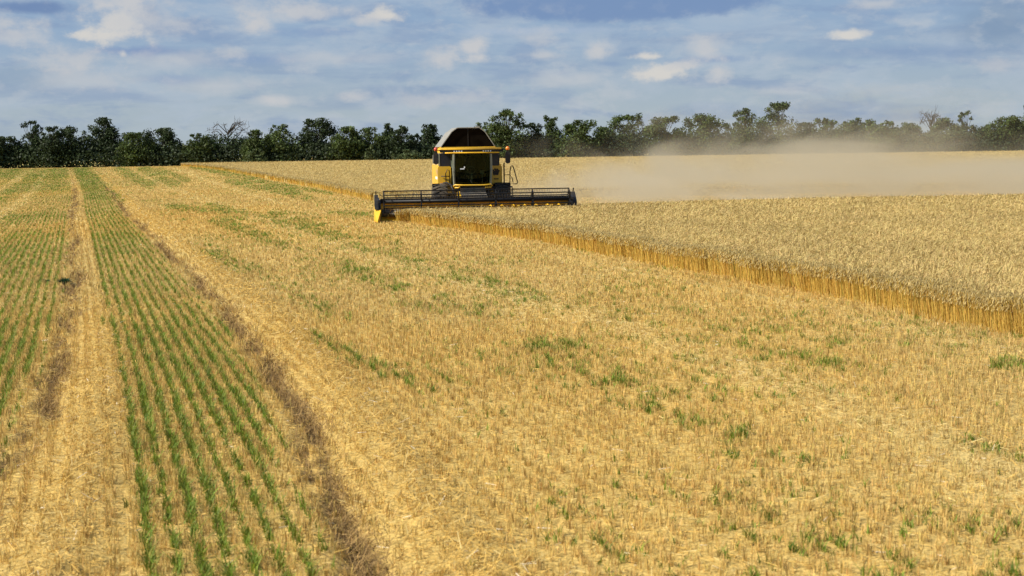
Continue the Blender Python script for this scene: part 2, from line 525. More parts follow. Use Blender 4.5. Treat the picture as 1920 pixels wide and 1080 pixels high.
def make_ground():
    ys = np.concatenate([[-400, -100, -30, -5], 6 + 29 * np.linspace(0, 1, 250), 35 * (300 / 35) ** np.linspace(0.006, 1, 330),
                         [330, 380, 480, 700, 1200, 2500]])
    s = np.linspace(-1, 1, 421)
    span = np.maximum(0.40 * np.clip(ys, 6, 300) + 3.0, 3)
    X = s[None, :] * span[:, None]
    outer = np.array([1.3, 2, 5, 20])[None, :] * span[:, None]
    far = np.full((len(ys), 1), 3000.0)
    X = np.hstack([-far, -outer[:, ::-1], X, outer, far])
    Y = np.repeat(ys[:, None], X.shape[1], 1)
    Z = tz(X, Y)
    c = ground_cover(X.ravel(), Y.ravel())
    n, k = X.shape
    idx = np.arange(n * k).reshape(n, k)
    Q = np.stack([idx[:-1, :-1], idx[:-1, 1:], idx[1:, 1:], idx[1:, :-1]], -1).reshape(-1, 4)
    o = np_mesh('ground', np.stack([X, Y, Z], -1).reshape(-1, 3), Q, M_GROUND, None, c, smooth=True)
    tag(o, 'golden harvested field with straw litter and wheel tracks', 'field', kind='structure')


make_ground()

# ------------------------------------------------------------------ blades


def strips(base, tip, side, w0, w1, mid=None):
    """flat blades from base to tip; mid gives a bend (two quads each)"""
    n = len(base)
    w0 = np.broadcast_to(np.asarray(w0, float).reshape(-1, 1), (n, 1)) / 2
    w1 = np.broadcast_to(np.asarray(w1, float).reshape(-1, 1), (n, 1)) / 2
    if mid is None:
        V = np.stack([base - side * w0, base + side * w0, tip + side * w1, tip - side * w1], 1).reshape(-1, 3)
        i = np.arange(n)[:, None] * 4
        return V, i + np.array([0, 1, 2, 3])
    wm = np.maximum(w0, w1)
    V = np.stack([base - side * w0, base + side * w0, mid + side * wm, mid - side * wm, tip + side * w1, tip - side * w1], 1).reshape(-1, 3)
    i = np.arange(n)[:, None] * 6
    return V, np.concatenate([i + np.array([0, 1, 2, 3]), i + np.array([3, 2, 4, 5])])


def sample_y(n, y0, y1, dens, half):
    ys = np.linspace(y0, y1, 3000)
    c = np.cumsum(dens(ys) * half(ys))
    return np.interp(rng.random(n) * c[-1], c, ys), c[-1] * 2 * (ys[1] - ys[0])


HALF = lambda y: 0.37 * y + 3.0


def in_wheat(X, Y):
    e = EXf(Y)
    front = (X > e) & (Y < rear_y(X))
    back = (X > e) & (Y > BACK_Y + 0.03 * X)
    return front | back


def dirs(n):
    a = rng.random(n) * 2 * math.pi
    return np.stack([np.cos(a), np.sin(a), np.zeros(n)], -1)


def scatter(y0, y1, dens, mult=1.0, row=None, row_s=0.02, keep=None):
    """points on the stubble; row = (spacing, phase) pulls them into the drilled rows"""
    _, total = sample_y(1, y0, y1, dens, HALF)
    n = int(total * mult)
    Y, _ = sample_y(n, y0, y1, dens, HALF)
    X = (rng.random(n) * 2 - 1) * HALF(Y)
    if row:
        w = ucoord(X, Y) - GXf(Y)
        w2 = (np.round(w / row[0] - row[1]) + row[1]) * row[0] + rng.normal(0, row_s, n)
        X = X + (w2 - w)
    ok = ~in_wheat(X, Y)
    return X[ok], Y[ok]


def lod(Y, y):
    return np.maximum(1.0, Y / y)


def make_stubble():
    dens = lambda y: 520 * np.minimum(1, (22 / y)) ** 1.55
    X, Y = scatter(8.5, 275, dens, 0.2, (0.2, 0.5), 0.036)
    tone = np.repeat(1 + (rng.uniform(0.70, 1.18, len(X)) - 1) * np.minimum(1, 26 / Y) ** .8, 6)
    tall = np.repeat(rng.uniform(0.75, 1.2, len(X)), 6)
    X = np.repeat(X, 6); Y = np.repeat(Y, 6)
    X = X + rng.normal(0, .016, len(X)); Y = Y + rng.normal(0, .022, len(X)) * lod(Y, 30)
    r, l = track_mask(X, Y)
    keep = rng.random(len(X)) > np.clip(r + l, 0, 1) * 0.85
    keep &= ~in_wheat(X, Y)
    X, Y, tone, tall = X[keep], Y[keep], tone[keep], tall[keep]
    n = len(X)
    Z = tz(X, Y) - 0.01
    h = tall * rng.uniform(0.055, 0.125, n) * (1 - 0.35 * np.clip(windrow(X, Y), 0, 1)) * (0.75 + 0.5 * vnoise(X * .4, Y * .3, 61, 2))
    d = dirs(n) * (np.tan(np.abs(rng.normal(0, 0.24, n))))[:, None]
    base = np.stack([X, Y, Z], -1)
    tip = base + (d + np.array([0, 0, 1.0])) * h[:, None]
    V, Q = strips(base, tip, dirs(n), 0.006 * lod(Y, 22), 0.005 * lod(Y, 22))
    k = rng.random((n, 1))
    big = sstep(0.4, 0.7, vnoise(X * 0.12, Y * 0.05, 51, 3))[:, None]
    c = C_STRAW * (1 - big * .45) + C_GOLD * big * .45
    wd = np.clip(pale_row(ucoord(X, Y), Y), 0, 1)[:, None] * 0.7
    c = c * (1 - wd) + C_PALE * wd
    c = c * tone[:, None] * (0.85 + 0.3 * k) * (1 + rng.normal(0, 0.05, (n, 3)))
    rn = rng.random((n, 1))
    c = np.where(rn < 0.05 * np.minimum(1, 30 / Y)[:, None], c * 0.4, c)
    o = np_mesh('stubble', V, Q, M_STRAW, None, np.repeat(np.clip(c, 0.01, .85), 4, 0))
    tag(o, 'short golden wheat stubble standing in drilled rows over the field', 'stubble', kind='stuff')


def make_litter():
    dens = lambda y: 330 * np.minimum(1, (20 / y)) ** 1.6
    X, Y = scatter(8.5, 200, dens, 2.1)
    wd = windrow(X, Y)
    keep = rng.random(len(X)) < (0.42 + 0.58 * np.clip(wd, 0, 1))
    X, Y, wd = X[keep], Y[keep], wd[keep]
    n = len(X)
    h = np.clip(wd, 0, 1)
    Z = tz(X, Y) + rng.uniform(0.004, 0.03, n) + h * rng.uniform(0, 0.08, n)
    L = rng.uniform(0.04, 0.15, n)
    a = dirs(n)
    tilt = rng.normal(0, 0.15 + 0.3 * h, n)
    dv = a + np.stack([0 * tilt, 0 * tilt, tilt], -1)
    base = np.stack([X, Y, Z], -1)
    side = np.cross(a, [0, 0, 1.0]) + np.stack([0 * h, 0 * h, rng.normal(0, .5, n)], -1)
    V, Q = strips(base, base + dv * L[:, None], side, 0.006 * lod(Y, 20), 0.004 * lod(Y, 20))
    c = C_PALE * (0.7 + 0.5 * rng.random((n, 1)))
    gold = rng.random((n, 1)) < np.where(pale_row(ucoord(X, Y), Y)[:, None] > .3, .2, .8)
    c = np.where(gold, C_GOLD * (0.8 + .4 * rng.random((n, 1))), c)
    c = np.where(rng.random((n, 1)) < 0.012, np.array([0.74, 0.64, 0.46]), c)
    r, l = track_mask(X, Y)
    tr = np.clip(r + l, 0, 1)[:, None] > rng.random((n, 1)) * 0.8
    c = np.where(tr, np.array([0.30, 0.19, 0.07]) * (0.5 + rng.random((n, 1))), c)
    o = np_mesh('straw_litter', V, Q, M_STRAW, None, np.repeat(c, 4, 0))
    tag(o, 'loose chopped straw lying in pale windrows on the stubble', 'straw', kind='stuff')


def make_track_debris():
    """flattened brown stalks along the wheel ruts"""
    dens = lambda y: 260 * np.minimum(1, (18 / y)) ** 1.4
    Ys, tot = sample_y(60000, 8.5, 140, dens, lambda y: 1 + 0 * y)
    n = len(Ys)
    u = np.where(rng.random(n) < .5, 0.02, -3.12) + rng.normal(0, 0.19, n)
    wob = 0.45 * (vnoise(Ys * 0.30, Ys * 0 + 3.0, 5, 2) - 0.5)
    X = RXf(Ys) + u - wob
    r, l = track_mask(X, Ys)
    k = rng.random(n) < np.clip(r + l, 0, 1)
    X, Ys = X[k], Ys[k]
    n = len(X)
    a = dirs(n)
    L = rng.uniform(0.05, 0.2, n)
    dv = a + np.stack([0 * L, 0 * L, np.abs(rng.normal(0.25, .35, n))], -1)
    base = np.stack([X, Ys, tz(X, Ys) + 0.003], -1)
    V, Q = strips(base, base + dv * L[:, None], np.cross(a, [0, 0, 1.0]), 0.008 * lod(Ys, 18), 0.005 * lod(Ys, 18))
    c = np.array([0.29, 0.18, 0.062]) * rng.uniform(0.3, 1.6, (n, 1))
    o = np_mesh('track_debris', V, Q, M_STRAW, None, np.repeat(c, 4, 0))
    tag(o, 'brown crushed stalks strewn along the two wheel ruts', 'plant debris', kind='stuff')


def make_green():
    dens = lambda y: 420 * np.minimum(1, (24 / y)) ** 1.5
    X, Y = scatter(8.5, 265, dens, 2.6, (0.2, 0.0), 0.017)
    X, Y = X[::4], Y[::4]
    X = X + 0.05 * (vnoise(Y * 1.7, np.round((ucoord(X, Y) - GXf(Y)) / .2) * 3.3, 43, 2) - .5)
    g, _ = green_prob(X, Y)
    g = g * (0.55 + 1.0 * sstep(.35, .65, vnoise(X * 9, Y * 4.5, 45, 2)))
    k = rng.random(len(X)) < g
    X, Y, g = X[k], Y[k], g[k]
    big = np.repeat(rng.uniform(.6, 1.35, len(X)), 6)
    shade = np.repeat(rng.uniform(.7, 1.25, len(X)), 6)
    X, Y, g = np.repeat(X, 6), np.repeat(Y, 6), np.repeat(g, 6)
    X = X + rng.normal(0, .013, len(X)); Y = Y + rng.normal(0, .03, len(X)) * lod(Y, 35)
    k = ~in_wheat(X, Y)
    big, shade = big[k], shade[k]
    X, Y, g = X[k], Y[k], g[k]
    n = len(X)
    base = np.stack([X, Y, tz(X, Y) - 0.005], -1)
    h = rng.uniform(0.04, 0.13, n) * (0.75 + 0.35 * np.clip(g, 0, 1)) * big
    a = dirs(n)
    ln = rng.uniform(0.1, 0.6, n)[:, None]
    mid = base + (a * ln * 0.5 + np.array([0, 0, .8])) * h[:, None] * 0.6
    tip = base + (a * ln * 1.5 + np.array([0, 0, 0.9])) * h[:, None]
    V, Q = strips(base, tip, np.cross(a, [0, 0, 1.0]), 0.009 * lod(Y, 30), 0.003 * lod(Y, 30), mid)
    c = np.array([0.178, 0.240, 0.024]) * shade[:, None] * rng.uniform(0.6, 1.3, (n, 1)) * (1 + rng.normal(0, 0.08, (n, 3)))
    yel = rng.random((n, 1)) < 0.12
    c = np.where(yel, np.array([0.34, 0.32, 0.06]), c)
    o = np_mesh('green_regrowth', V, Q, M_GREEN, None, np.repeat(np.clip(c, .005, 1), 6, 0))
    tag(o, 'young green shoots growing in rows through the stubble', 'regrowth', kind='stuff')


make_stubble()
make_litter()
make_track_debris()
make_green()


def make_weed(px, py, Y, label, rad, nb, colr, seed):
    rg = np.random.default_rng(seed)
    p = at(px, py, Y)
    z = float(tz(np.array([p[0]]), np.array([Y]))[0])
    a = rg.random(nb) * 2 * math.pi
    d = np.stack([np.cos(a), np.sin(a), np.zeros(nb)], -1)
    rr = rad * np.sqrt(rg.random(nb))
    base = d * rr[:, None] * 0.5
    el = rg.uniform(0.2, 1.3, nb)
    L = rad * rg.uniform(0.6, 1.3, nb)
    dv = d * np.cos(el)[:, None] + np.array([0, 0, 1]) * np.sin(el)[:, None]
    mid = base + dv * L[:, None] * .6
    tip = base + dv * L[:, None] - np.array([0, 0, .15]) * L[:, None]
    V, Q = strips(base, tip, np.cross(d, [0, 0, 1.0]), 0.03, 0.012, mid)
    c = np.array(colr) * rg.uniform(.5, 1.4, (nb, 1))
    o = np_mesh('weed', V, Q, M_GREEN, None, np.repeat(c, 6, 0))
    o.location = (p[0], Y, z)
    tag(o, label, 'weed', 'leafy weeds in the stubble')


make_weed(121, 523, 35.5, 'dark green leafy weed clump on the left wheel track', 0.20, 130, (0.03, 0.07, 0.03), 1)
make_weed(85, 522, 35.8, 'small dark green weed just left of the bigger weed clump by the track', 0.13, 70, (0.03, 0.07, 0.03), 2)

# ------------------------------------------------------------------ standing wheat
C_EAR = np.array([0.56, 0.415, 0.160])
C_STEM = np.array([0.64, 0.425, 0.092])
WH = 0.62


def make_wheat(name, label, front):
    Vs, Qs, Cs, Ms = [], [], [], []
    off = 0

    def add(V, Q, c, mi):
        nonlocal off
        Vs.append(V); Qs.append(Q + off); Cs.append(c); Ms.append(np.full(len(Q), mi))
        off += len(V)

    def ctop(X, Y):
        return tz0(X, Y) + WH - 0.14 + 0.10 * (vnoise(X * 1.1, Y * 1.1, 81, 3) - 0.5)

    # closed canopy body under the ears
    if front:
        xs = np.concatenate([np.linspace(-5.1, 12, 260), np.linspace(12.1, 48, 160)])
        eys = np.linspace(0, 66.5, 600)
        exs = np.minimum.accumulate(EXf(eys) + 0.22)
        ylo = np.interp(-xs, -exs, eys)
        yhi = np.maximum(rear_y(xs) - 0.1, ylo + 0.02)
        t = np.linspace(0, 1, 240) ** 1.3
        Y = ylo[None] + (yhi - ylo)[None] * t[:, None]
        X = np.repeat(xs[None], len(t), 0)
    else:
        ys = np.concatenate([np.linspace(BACK_Y, 140, 110), np.linspace(141, 276, 110)])
        s = np.linspace(0, 1, 300)
        x0, x1 = EXf(ys) + 0.25, 0.40 * ys + 12
        X = x0[:, None] + (x1 - x0)[:, None] * s[None]
        Y = np.repeat(ys[:, None], 300, 1) + 0.03 * X * sstep(276, 100, ys)[:, None]
    Z = ctop(X, Y)
    Xb, Yb = np.pad(X, 1, mode='edge'), np.pad(Y, 1, mode='edge')
    Zb = np.pad(Z, 1, mode='edge')
    m_ = np.ones_like(Zb, bool); m_[1:-1, 1:-1] = False
    Zb[m_] = tz0(Xb, Yb)[m_] - 0.05
    n, k = Xb.shape
    idx = np.arange(n * k).reshape(n, k)
    Q = np.stack([idx[:-1, :-1], idx[:-1, 1:], idx[1:, 1:], idx[1:, :-1]], -1).reshape(-1, 4)
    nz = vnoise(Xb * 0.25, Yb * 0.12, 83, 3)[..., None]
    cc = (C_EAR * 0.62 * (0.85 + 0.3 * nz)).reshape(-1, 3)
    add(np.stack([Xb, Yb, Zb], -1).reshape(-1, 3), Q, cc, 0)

    # ears
    dens = (lambda y: 340 * np.minimum(1, (40 / y)) ** 1.7) if front else (lambda y: 75 * np.minimum(1, (100 / y)) ** 1.8)
    y0, y1 = (14, 78) if front else (BACK_Y, 274)
    hw = lambda y: 0.38 * y + 4
    _, tot = sample_y(1, y0, y1, dens, hw)
    nn = int(tot)
    Ye, _ = sample_y(nn, y0, y1, dens, hw)
    Xe = (rng.random(nn) * 2 - 1) * hw(Ye)
    e = EXf(Ye)
    ok = (Xe > e + 0.02) & ((Ye < rear_y(Xe)) if front else (Ye > BACK_Y + 0.03 * Xe))
    Xe, Ye = Xe[ok], Ye[ok]
    nn = len(Xe)
    hgt = ctop(Xe, Ye) + rng.uniform(0.04, 0.17, nn)
    base = np.stack([Xe, Ye, hgt], -1)
    a = dirs(nn) + np.array([0.5, -0.25, 0])
    a /= np.linalg.norm(a, axis=1)[:, None]
    el = rng.normal(0.15, 0.55, nn)
    dv = a * np.cos(el)[:, None] + np.array([0, 0, 1.0]) * np.sin(el)[:, None]
    sc = lod(Ye, 42 if front else 120) * (1.0 if front else 1.5)
    L = rng.uniform(0.07, 0.12, nn) * np.sqrt(sc)
    side = np.cross(dv, [0, 0, 1.0]) + 0.5 * rng.normal(0, 1, (nn, 3))
    side /= np.linalg.norm(side, axis=1)[:, None]
    V, Q = strips(base - np.array([0, 0, .08]) - dv * L[:, None] * .3, base + dv * L[:, None], side, 0.004 * sc, 0.010 * sc, base)
    c = C_EAR * rng.uniform(0.78 if front else .86, 1.12 if front else 1.08, (nn, 1)) * (1 + rng.normal(0, 0.04, (nn, 3)))
    big = vnoise(Xe * 0.5, Ye * 0.2, 85, 3)[:, None]
    c = c * (0.85 + 0.3 * big)
    c = np.where(rng.random((nn, 1)) < (0.06 if front else .02), c * np.array([0.45, 0.4, 0.3]), c)
    add(V, Q, np.repeat(np.clip(c, 0.01, .85), 6, 0), 1)

    # stalks along the cut edges
    nn = 150000 if front else 40000
    if front:
        Ys = 14 + (66.3 - 14) * rng.random(nn) ** 1.3
        dep = rng.random(nn) ** 1.5 * 0.55
        Xs = EXf(Ys) + dep - 0.06 * (rng.random(nn) < .15)
        nr = 16000                                           # far edge of the near wheat
        Xr = rng.uniform(-5.2, 40, nr)
        Xs = np.concatenate([Xs, Xr]); Ys = np.concatenate([Ys, rear_y(Xr) - rng.random(nr) * .3])
    else:
        Ys = BACK_Y + (274 - BACK_Y) * rng.random(nn) ** 1.4
        Xs = EXf(Ys) + rng.random(nn) * 0.7
        nr = 14000
        Xr = rng.uniform(-9, 50, nr)
        Xs = np.concatenate([Xs, Xr]); Ys = np.concatenate([Ys, BACK_Y + 0.03 * Xr + rng.random(nr) * .5])
    nn = len(Xs)
    base = np.stack([Xs, Ys, tz(Xs, Ys) - 0.02], -1)
    h = rng.uniform(0.42, 0.66, nn) * (0.9 + 0.2 * vnoise(Xs * 0.8, Ys * 0.8, 87, 2))
    d = dirs(nn) * np.abs(rng.normal(0, 0.11, nn))[:, None] + np.array([-0.05, 0, 1])
    V, Q = strips(base, base + d * h[:, None], dirs(nn), 0.004 * lod(Ys, 22), 0.004 * lod(Ys, 22))
    c = C_STEM * rng.uniform(0.72, 1.18, (nn, 1)) * (1 + rng.normal(0, .05, (nn, 3)))
    c = np.where(rng.random((nn, 1)) < .05, np.array([0.16, 0.17, 0.03]), c)
    add(V, Q, np.repeat(np.clip(c, 0.01, .85), 4, 0), 1)
    # nodding heads over the edge
    k = rng.random(nn) < 0.6
    b2 = (base + d * h[:, None])[k]
    a = dirs(len(b2)) + np.array([-0.3, -0.2, 0])
    sc = lod(Ys[k], 32)
    V, Q = strips(b2 - np.array([0, 0, .03]), b2 + a * 0.07 * np.sqrt(sc)[:, None] - np.array([0, 0, .03]), np.cross(a, [0.2, 0, 1.0]), 0.005 * sc, 0.009 * sc,
                  b2 + a * 0.035 + np.array([0, 0, .02]))
    c = C_EAR * rng.uniform(0.4, 1.1, (len(b2), 1))
    add(V, Q, np.repeat(c, 6, 0), 1)
    o = np_mesh(name, np.concatenate(Vs), np.concatenate(Qs), [M_CANOPY, M_EAR], None, np.concatenate(Cs), np.concatenate(Ms))
    tag(o, label, 'wheat', kind='stuff')


make_wheat('standing_wheat', 'ripe standing wheat in front of the harvester with a cut golden edge', True)
make_wheat('distant_wheat', 'uncut wheat beyond the harvester reaching back to the trees', False)

# ------------------------------------------------------------------ trees
LEAF_DARK, LEAF_MID, LEAF_PALE = (0.036, 0.052, 0.018), (0.062, 0.085, 0.021), (0.075, 0.098, 0.036)


def tube_mesh(segs, n=6):
    Vs, Qs, off = [], [], 0
    for p0, p1, r0, r1 in segs:
        p0, p1 = np.array(p0, float), np.array(p1, float)
        d = p1 - p0
        d /= max(np.linalg.norm(d), 1e-6)
        a = np.cross(d, [0.3, 0.9, 0.1]); a /= np.linalg.norm(a)
        b = np.cross(d, a)
        th = np.arange(n) * 2 * math.pi / n
        ring = np.cos(th)[:, None] * a + np.sin(th)[:, None] * b
        Vs += [p0 + ring * r0, p1 + ring * r1]
        i = np.arange(n)
        j = (i + 1) % n
        Qs.append(np.stack([i, j, j + n, i + n], -1) + off)
        off += 2 * n
    return np.concatenate(Vs), np.concatenate(Qs)


def make_tree(px, top, wpx, Y, style, tone, label, seed):
    rg = np.random.default_rng(seed)
    sc = Y / F
    P = at(px, top, Y)
    base = np.array([P[0], Y, float(tz0(0, Y))])
    Ht = P[2] - base[2]
    W = wpx * sc * 0.60
    root = empty('tree', base)
    tag(root, label, 'tree', 'belt of trees behind the field')
    segs = [((0, 0, -0.2), (0.1, 0, Ht * 0.35), Ht * 0.028, Ht * 0.02), ((0.1, 0, Ht * .35), (0, 0, Ht * 0.75), Ht * .02, Ht * .008)]
    clumps = []
    nc = {'round': 26, 'open': 22, 'tall': 26, 'bare': 12, 'thin': 15, 'bush': 10}[style]
    for i in range(nc):
        f = (i + 0.5) / nc
        zf = rg.uniform(0.12, 0.97) if style != 'bush' else rg.uniform(0.15, .95)
        if style == 'round': prof = math.sqrt(max(0.05, 1 - ((zf - 0.45) / 0.58) ** 2))
        elif style == 'tall': prof = 1.0 if zf < .4 else max(0.22, 1.15 - 0.95 * zf)
        elif style == 'open': prof = 0.95 if zf < .5 else max(0.45, 1.15 - 0.6 * zf)
        elif style == 'thin': prof = max(.3, 0.95 - 0.6 * zf)
        elif style == 'bare': prof = 0.95; zf *= 0.62
        else: prof = math.sqrt(max(0.1, 1 - zf ** 2))
        a = rg.random() * 2 * math.pi
        rr = W * prof * math.sqrt(rg.random()) * 0.92
        c = np.array([rr * math.cos(a), rr * math.sin(a) * 0.8, Ht * zf])
        rad = max(0.35, (W * 0.38 if zf < .6 else W * 0.24) * rg.uniform(.6, 1.2))
        if zf > .8: rad *= 0.62 if style in ('open', 'tall', 'thin') else .8
        clumps.append((c, rad))
        z0 = max(0.3, Ht * min(zf - 0.15, .6) * rg.uniform(.6, .95))
        segs.append(((0.05, 0, z0), tuple(c), Ht * .009, Ht * .003))
    # crown tips that break the outline
    for i in range({'round': 5, 'open': 9, 'tall': 7, 'bare': 0, 'thin': 5, 'bush': 3}[style]):
        a = rg.random() * 2 * math.pi
        q = rg.random() * 0.75
        c = np.array([W * q * math.cos(a) * .8, W * q * .6 * math.sin(a), Ht * (1.0 - 0.22 * q * q - rg.uniform(0, .09))])
        clumps.append((c, max(.3, W * rg.uniform(.09, .17))))
        segs.append(((c[0] * .4, c[1] * .4, Ht * 0.6), tuple(c), Ht * .006, Ht * .002))
    if style == 'bare':
        for i in range(16):                                   # curved bare branches
            a = rg.uniform(-0.4, math.pi + .4)
            up = rg.uniform(.58, 1.0)
            p0 = np.array([0, 0, Ht * rg.uniform(.45, .72)])
            p1 = p0 + np.array([W * .4 * math.cos(a), W * .2 * rg.normal(), Ht * .22])
            p2 = np.array([W * rg.uniform(.5, 1.0) * math.cos(a), W * .3 * rg.normal(), Ht * up])
            segs += [(p0, p1, .10, .065), (p1, p2, .065, .03)]
            for j in range(9):
                q = p1 + (p2 - p1) * rg.uniform(.3, 1)
                segs.append((q, q + rg.normal(0, .5, 3) + np.array([0, 0, .2]), .035, .015))
    V, Q = tube_mesh(segs, 5)
    np_mesh('trunk', V, Q, M_BARK, root)
    Lv, Lq, Lc, off = [], [], [], 0
    tcol = np.array({'d': LEAF_DARK, 'm': LEAF_MID, 'p': LEAF_PALE}[tone])
    # leafy body under the outer clumps
    nb = {'round': 1700, 'open': 1600, 'tall': 1500, 'bare': 750, 'thin': 450, 'bush': 250}[style]
    hb = {'round': .88, 'open': .80, 'tall': .78, 'bare': .52, 'thin': .6, 'bush': .8}[style]
    v = rg.normal(0, 1, (nb, 3)); v /= np.linalg.norm(v, axis=1)[:, None]
    p = v * (rg.random((nb, 1)) ** .4) * np.array([W * .95, W * .8, Ht * hb * .52]) + np.array([0, 0, Ht * hb * .5])
    gap = vnoise(p[:, 0] * .9 + seed, p[:, 2] * .9, seed, 2) > .36
    p = p[gap & (p[:, 2] > .05)]
    nb = len(p)
    nr = rg.normal(0, 1, (nb, 3)) + np.array([0, 0, .4]); nr /= np.linalg.norm(nr, axis=1)[:, None]
    a = np.cross(nr, rg.normal(0, 1, (nb, 3))); a /= np.linalg.norm(a, axis=1)[:, None]
    b = np.cross(nr, a)
    s = rg.uniform(.14, .30, (nb, 1))
    Lv.append(np.stack([p - a * s, p - b * s * .6, p + a * s, p + b * s * .6], 1).reshape(-1, 3))
    Lq.append(np.arange(nb)[:, None] * 4 + np.arange(4) + off)
    off += 4 * nb
    hue = (.7 + .6 * vnoise(p[:, 0] * .7, p[:, 2] * .7, seed + 5, 2))[:, None]
    Lc.append(np.repeat(tcol * hue * rg.uniform(.6, 1.4, (nb, 1)), 4, 0))
    for c, rad in clumps:
        n = int(np.clip(95 * rad * rad / .6, 30, 260))
        v = rg.normal(0, 1, (n, 3)); v /= np.linalg.norm(v, axis=1)[:, None]
        r = rad * rg.random(n) ** 0.6 * (1 + .35 * rg.random(n))
        p = c + v * r[:, None] * np.array([1.05, 1.0, .85])
        p[:, 2] = np.clip(p[:, 2], 0.1, Ht * 1.02)
        nr = v * .8 + rg.normal(0, .7, (n, 3)) + np.array([0, 0, .35])
        nr /= np.linalg.norm(nr, axis=1)[:, None]
        a = np.cross(nr, rg.normal(0, 1, (n, 3))); a /= np.linalg.norm(a, axis=1)[:, None]
        b = np.cross(nr, a)
        s = rg.uniform(.13, .30, (n, 1))
        Lv.append(np.stack([p - a * s, p - b * s * .6, p + a * s, p + b * s * .6], 1).reshape(-1, 3))
        Lq.append(np.arange(n)[:, None] * 4 + np.arange(4) + off)
        off += 4 * n
        Lc.append(np.repeat(tcol * rg.uniform(.75, 1.3) * rg.uniform(.6, 1.4, (n, 1)) * (1 + rg.normal(0, .06, (n, 3))), 4, 0))
    np_mesh('crown', np.concatenate(Lv), np.concatenate(Lq), M_LEAF, root, np.clip(np.concatenate(Lc), .004, 1))


TREES = [
    # left of the harvester: px, top, width, style, tone, label
    (-35, 248, 70, 'round', 'd', 'dark tree only just showing at the left edge of the picture'),
    (12, 257, 62, 'round', 'd', 'low dark rounded tree at the left end of the tree belt'),
    (58, 227, 58, 'open', 'd', 'tall tree with an airy gap-filled crown near the left end'),
    (96, 237, 46, 'open', 'd', 'narrow tree with a single tuft on top right beside the airy tall tree'),
    (134, 236, 76, 'round', 'd', 'broad dark tree with a twin-humped top between two tall ragged trees'),
    (196, 222, 84, 'tall', 'd', 'tallest tree of the left group with two prongs at its tip'),
    (252, 250, 64, 'round', 'm', 'lower yellowish green tree right of the two-pronged tall tree'),
    (302, 242, 82, 'round', 'd', 'dense round dark tree left of the low gap in the belt'),
    (342, 272, 46, 'round', 'd', 'lowest tree in the gap where the left belt dips'),
    (374, 251, 62, 'round', 'm', 'mid green bushy tree above the corner of the standing wheat'),
    (426, 226, 74, 'bare', 'd', 'half dead tree with curved bare branches on top'),
    (476, 242, 50, 'tall', 'm', 'small pointed green tree just right of the half dead tree'),
    (523, 235, 70, 'round', 'm', 'full green tree with a pointed cap, second right of the half dead tree'),
    (595, 224, 90, 'open', 'd', 'wide tree with feathery spread twigs along its top'),
    (648, 239, 60, 'round', 'm', 'even topped yellow green tree right of the feathery wide tree'),
    (690, 240, 62, 'round', 'm', 'bright green tree left of the pair of dark upright trees'),
    (727, 233, 42, 'tall', 'd', 'slim upright dark tree, left one of a close pair'),
    (750, 236, 48, 'round', 'd', 'dark sloping tree, right one of the close upright pair'),
    (779, 250, 36, 'thin', 'd', 'thin small tree with a sky hole beside the pointed tree by the harvester'),
    (806, 233, 62, 'tall', 'd', 'pointed tree with layered branches immediately left of the harvester'),
    # right of it
    (862, 250, 60, 'round', 'd', 'tree mostly hidden behind the raised grain tank of the harvester'),
    (905, 231, 56, 'round', 'p', 'pale dusty tree peeping over the right of the grain tank'),
    (950, 206, 78, 'open', 'm', 'tall loose tree right behind the harvester with a branch pointing right'),
    (996, 232, 60, 'open', 'd', 'greyish open tree right of the tall loose tree behind the harvester'),
    (1032, 218, 54, 'tall', 'm', 'tree ending in one thin spike, right of the harvester'),
    (1087, 227, 82, 'round', 'm', 'wide rounded green tree with a smooth top right of the spiked tree'),
    (1135, 240, 56, 'round', 'm', 'low even tree between the smooth wide tree and a tall tufted one'),
    (1178, 214, 84, 'open', 'm', 'tall tufted tree above the start of the dust cloud'),
    (1246, 220, 80, 'open', 'm', 'broad tree with a feathery upper edge left of the dust puff'),
    (1312, 215, 86, 'round', 'm', 'big full tree standing behind the highest puff of near dust'),
    (1364, 232, 44, 'round', 'm', 'small bright green round tree left of the two tallest right trees'),
    (1396, 205, 62, 'tall', 'm', 'tall ragged tree just left of the highest tree'),
    (1460, 193, 82, 'open', 'm', 'highest tree of the whole belt with a split top'),
    (1511, 230, 52, 'open', 'd', 'shorter dark tree directly right of the highest tree'),
    (1546, 223, 60, 'round', 'm', 'green domed tree, second right of the highest tree'),
    (1606, 223, 84, 'round', 'm', 'wide low domed tree half veiled in drifting dust'),
    (1663, 227, 50, 'round', 'm', 'small separate tree with sky gaps on both sides in the dust'),
    (1702, 230, 56, 'round', 'p', 'pale tree veiled in dust left of the leafless twigs'),
    (1746, 205, 40, 'bare', 'p', 'leafless twiggy tree top rising out of the dust'),
    (1776, 221, 62, 'round', 'p', 'dusty tree between the leafless twigs and the pale feathery tree'),
    (1812, 207, 46, 'thin', 'p', 'slender pale feathery tree standing above the dust'),
    (1852, 234, 62, 'round', 'm', 'green bushy tree where the belt starts to rise at the right end'),
    (1893, 216, 76, 'round', 'm', 'dense fresh green tree at the right edge of the picture'),
    (1940, 198, 84, 'round', 'm', 'taller green tree partly cut by the right edge of the picture'),
]
for i, (px, top, w, st, tn, lb) in enumerate(TREES):
    make_tree(px, top, w, 284 + (i * 37 % 11) * 0.9, st, tn, lb, 100 + i)
for i, (px, top, w, lb) in enumerate(((480, 281, 40, 'light green bush at the foot of the belt right of the half dead tree'),
                                      (765, 280, 46, 'light green bush at the foot of the belt left of the harvester'),
                                      (694, 271, 24, 'slim pale green sapling below the pair of upright trees'))):
    make_tree(px, top, w, 281, 'bush', 'p', lb, 300 + i)


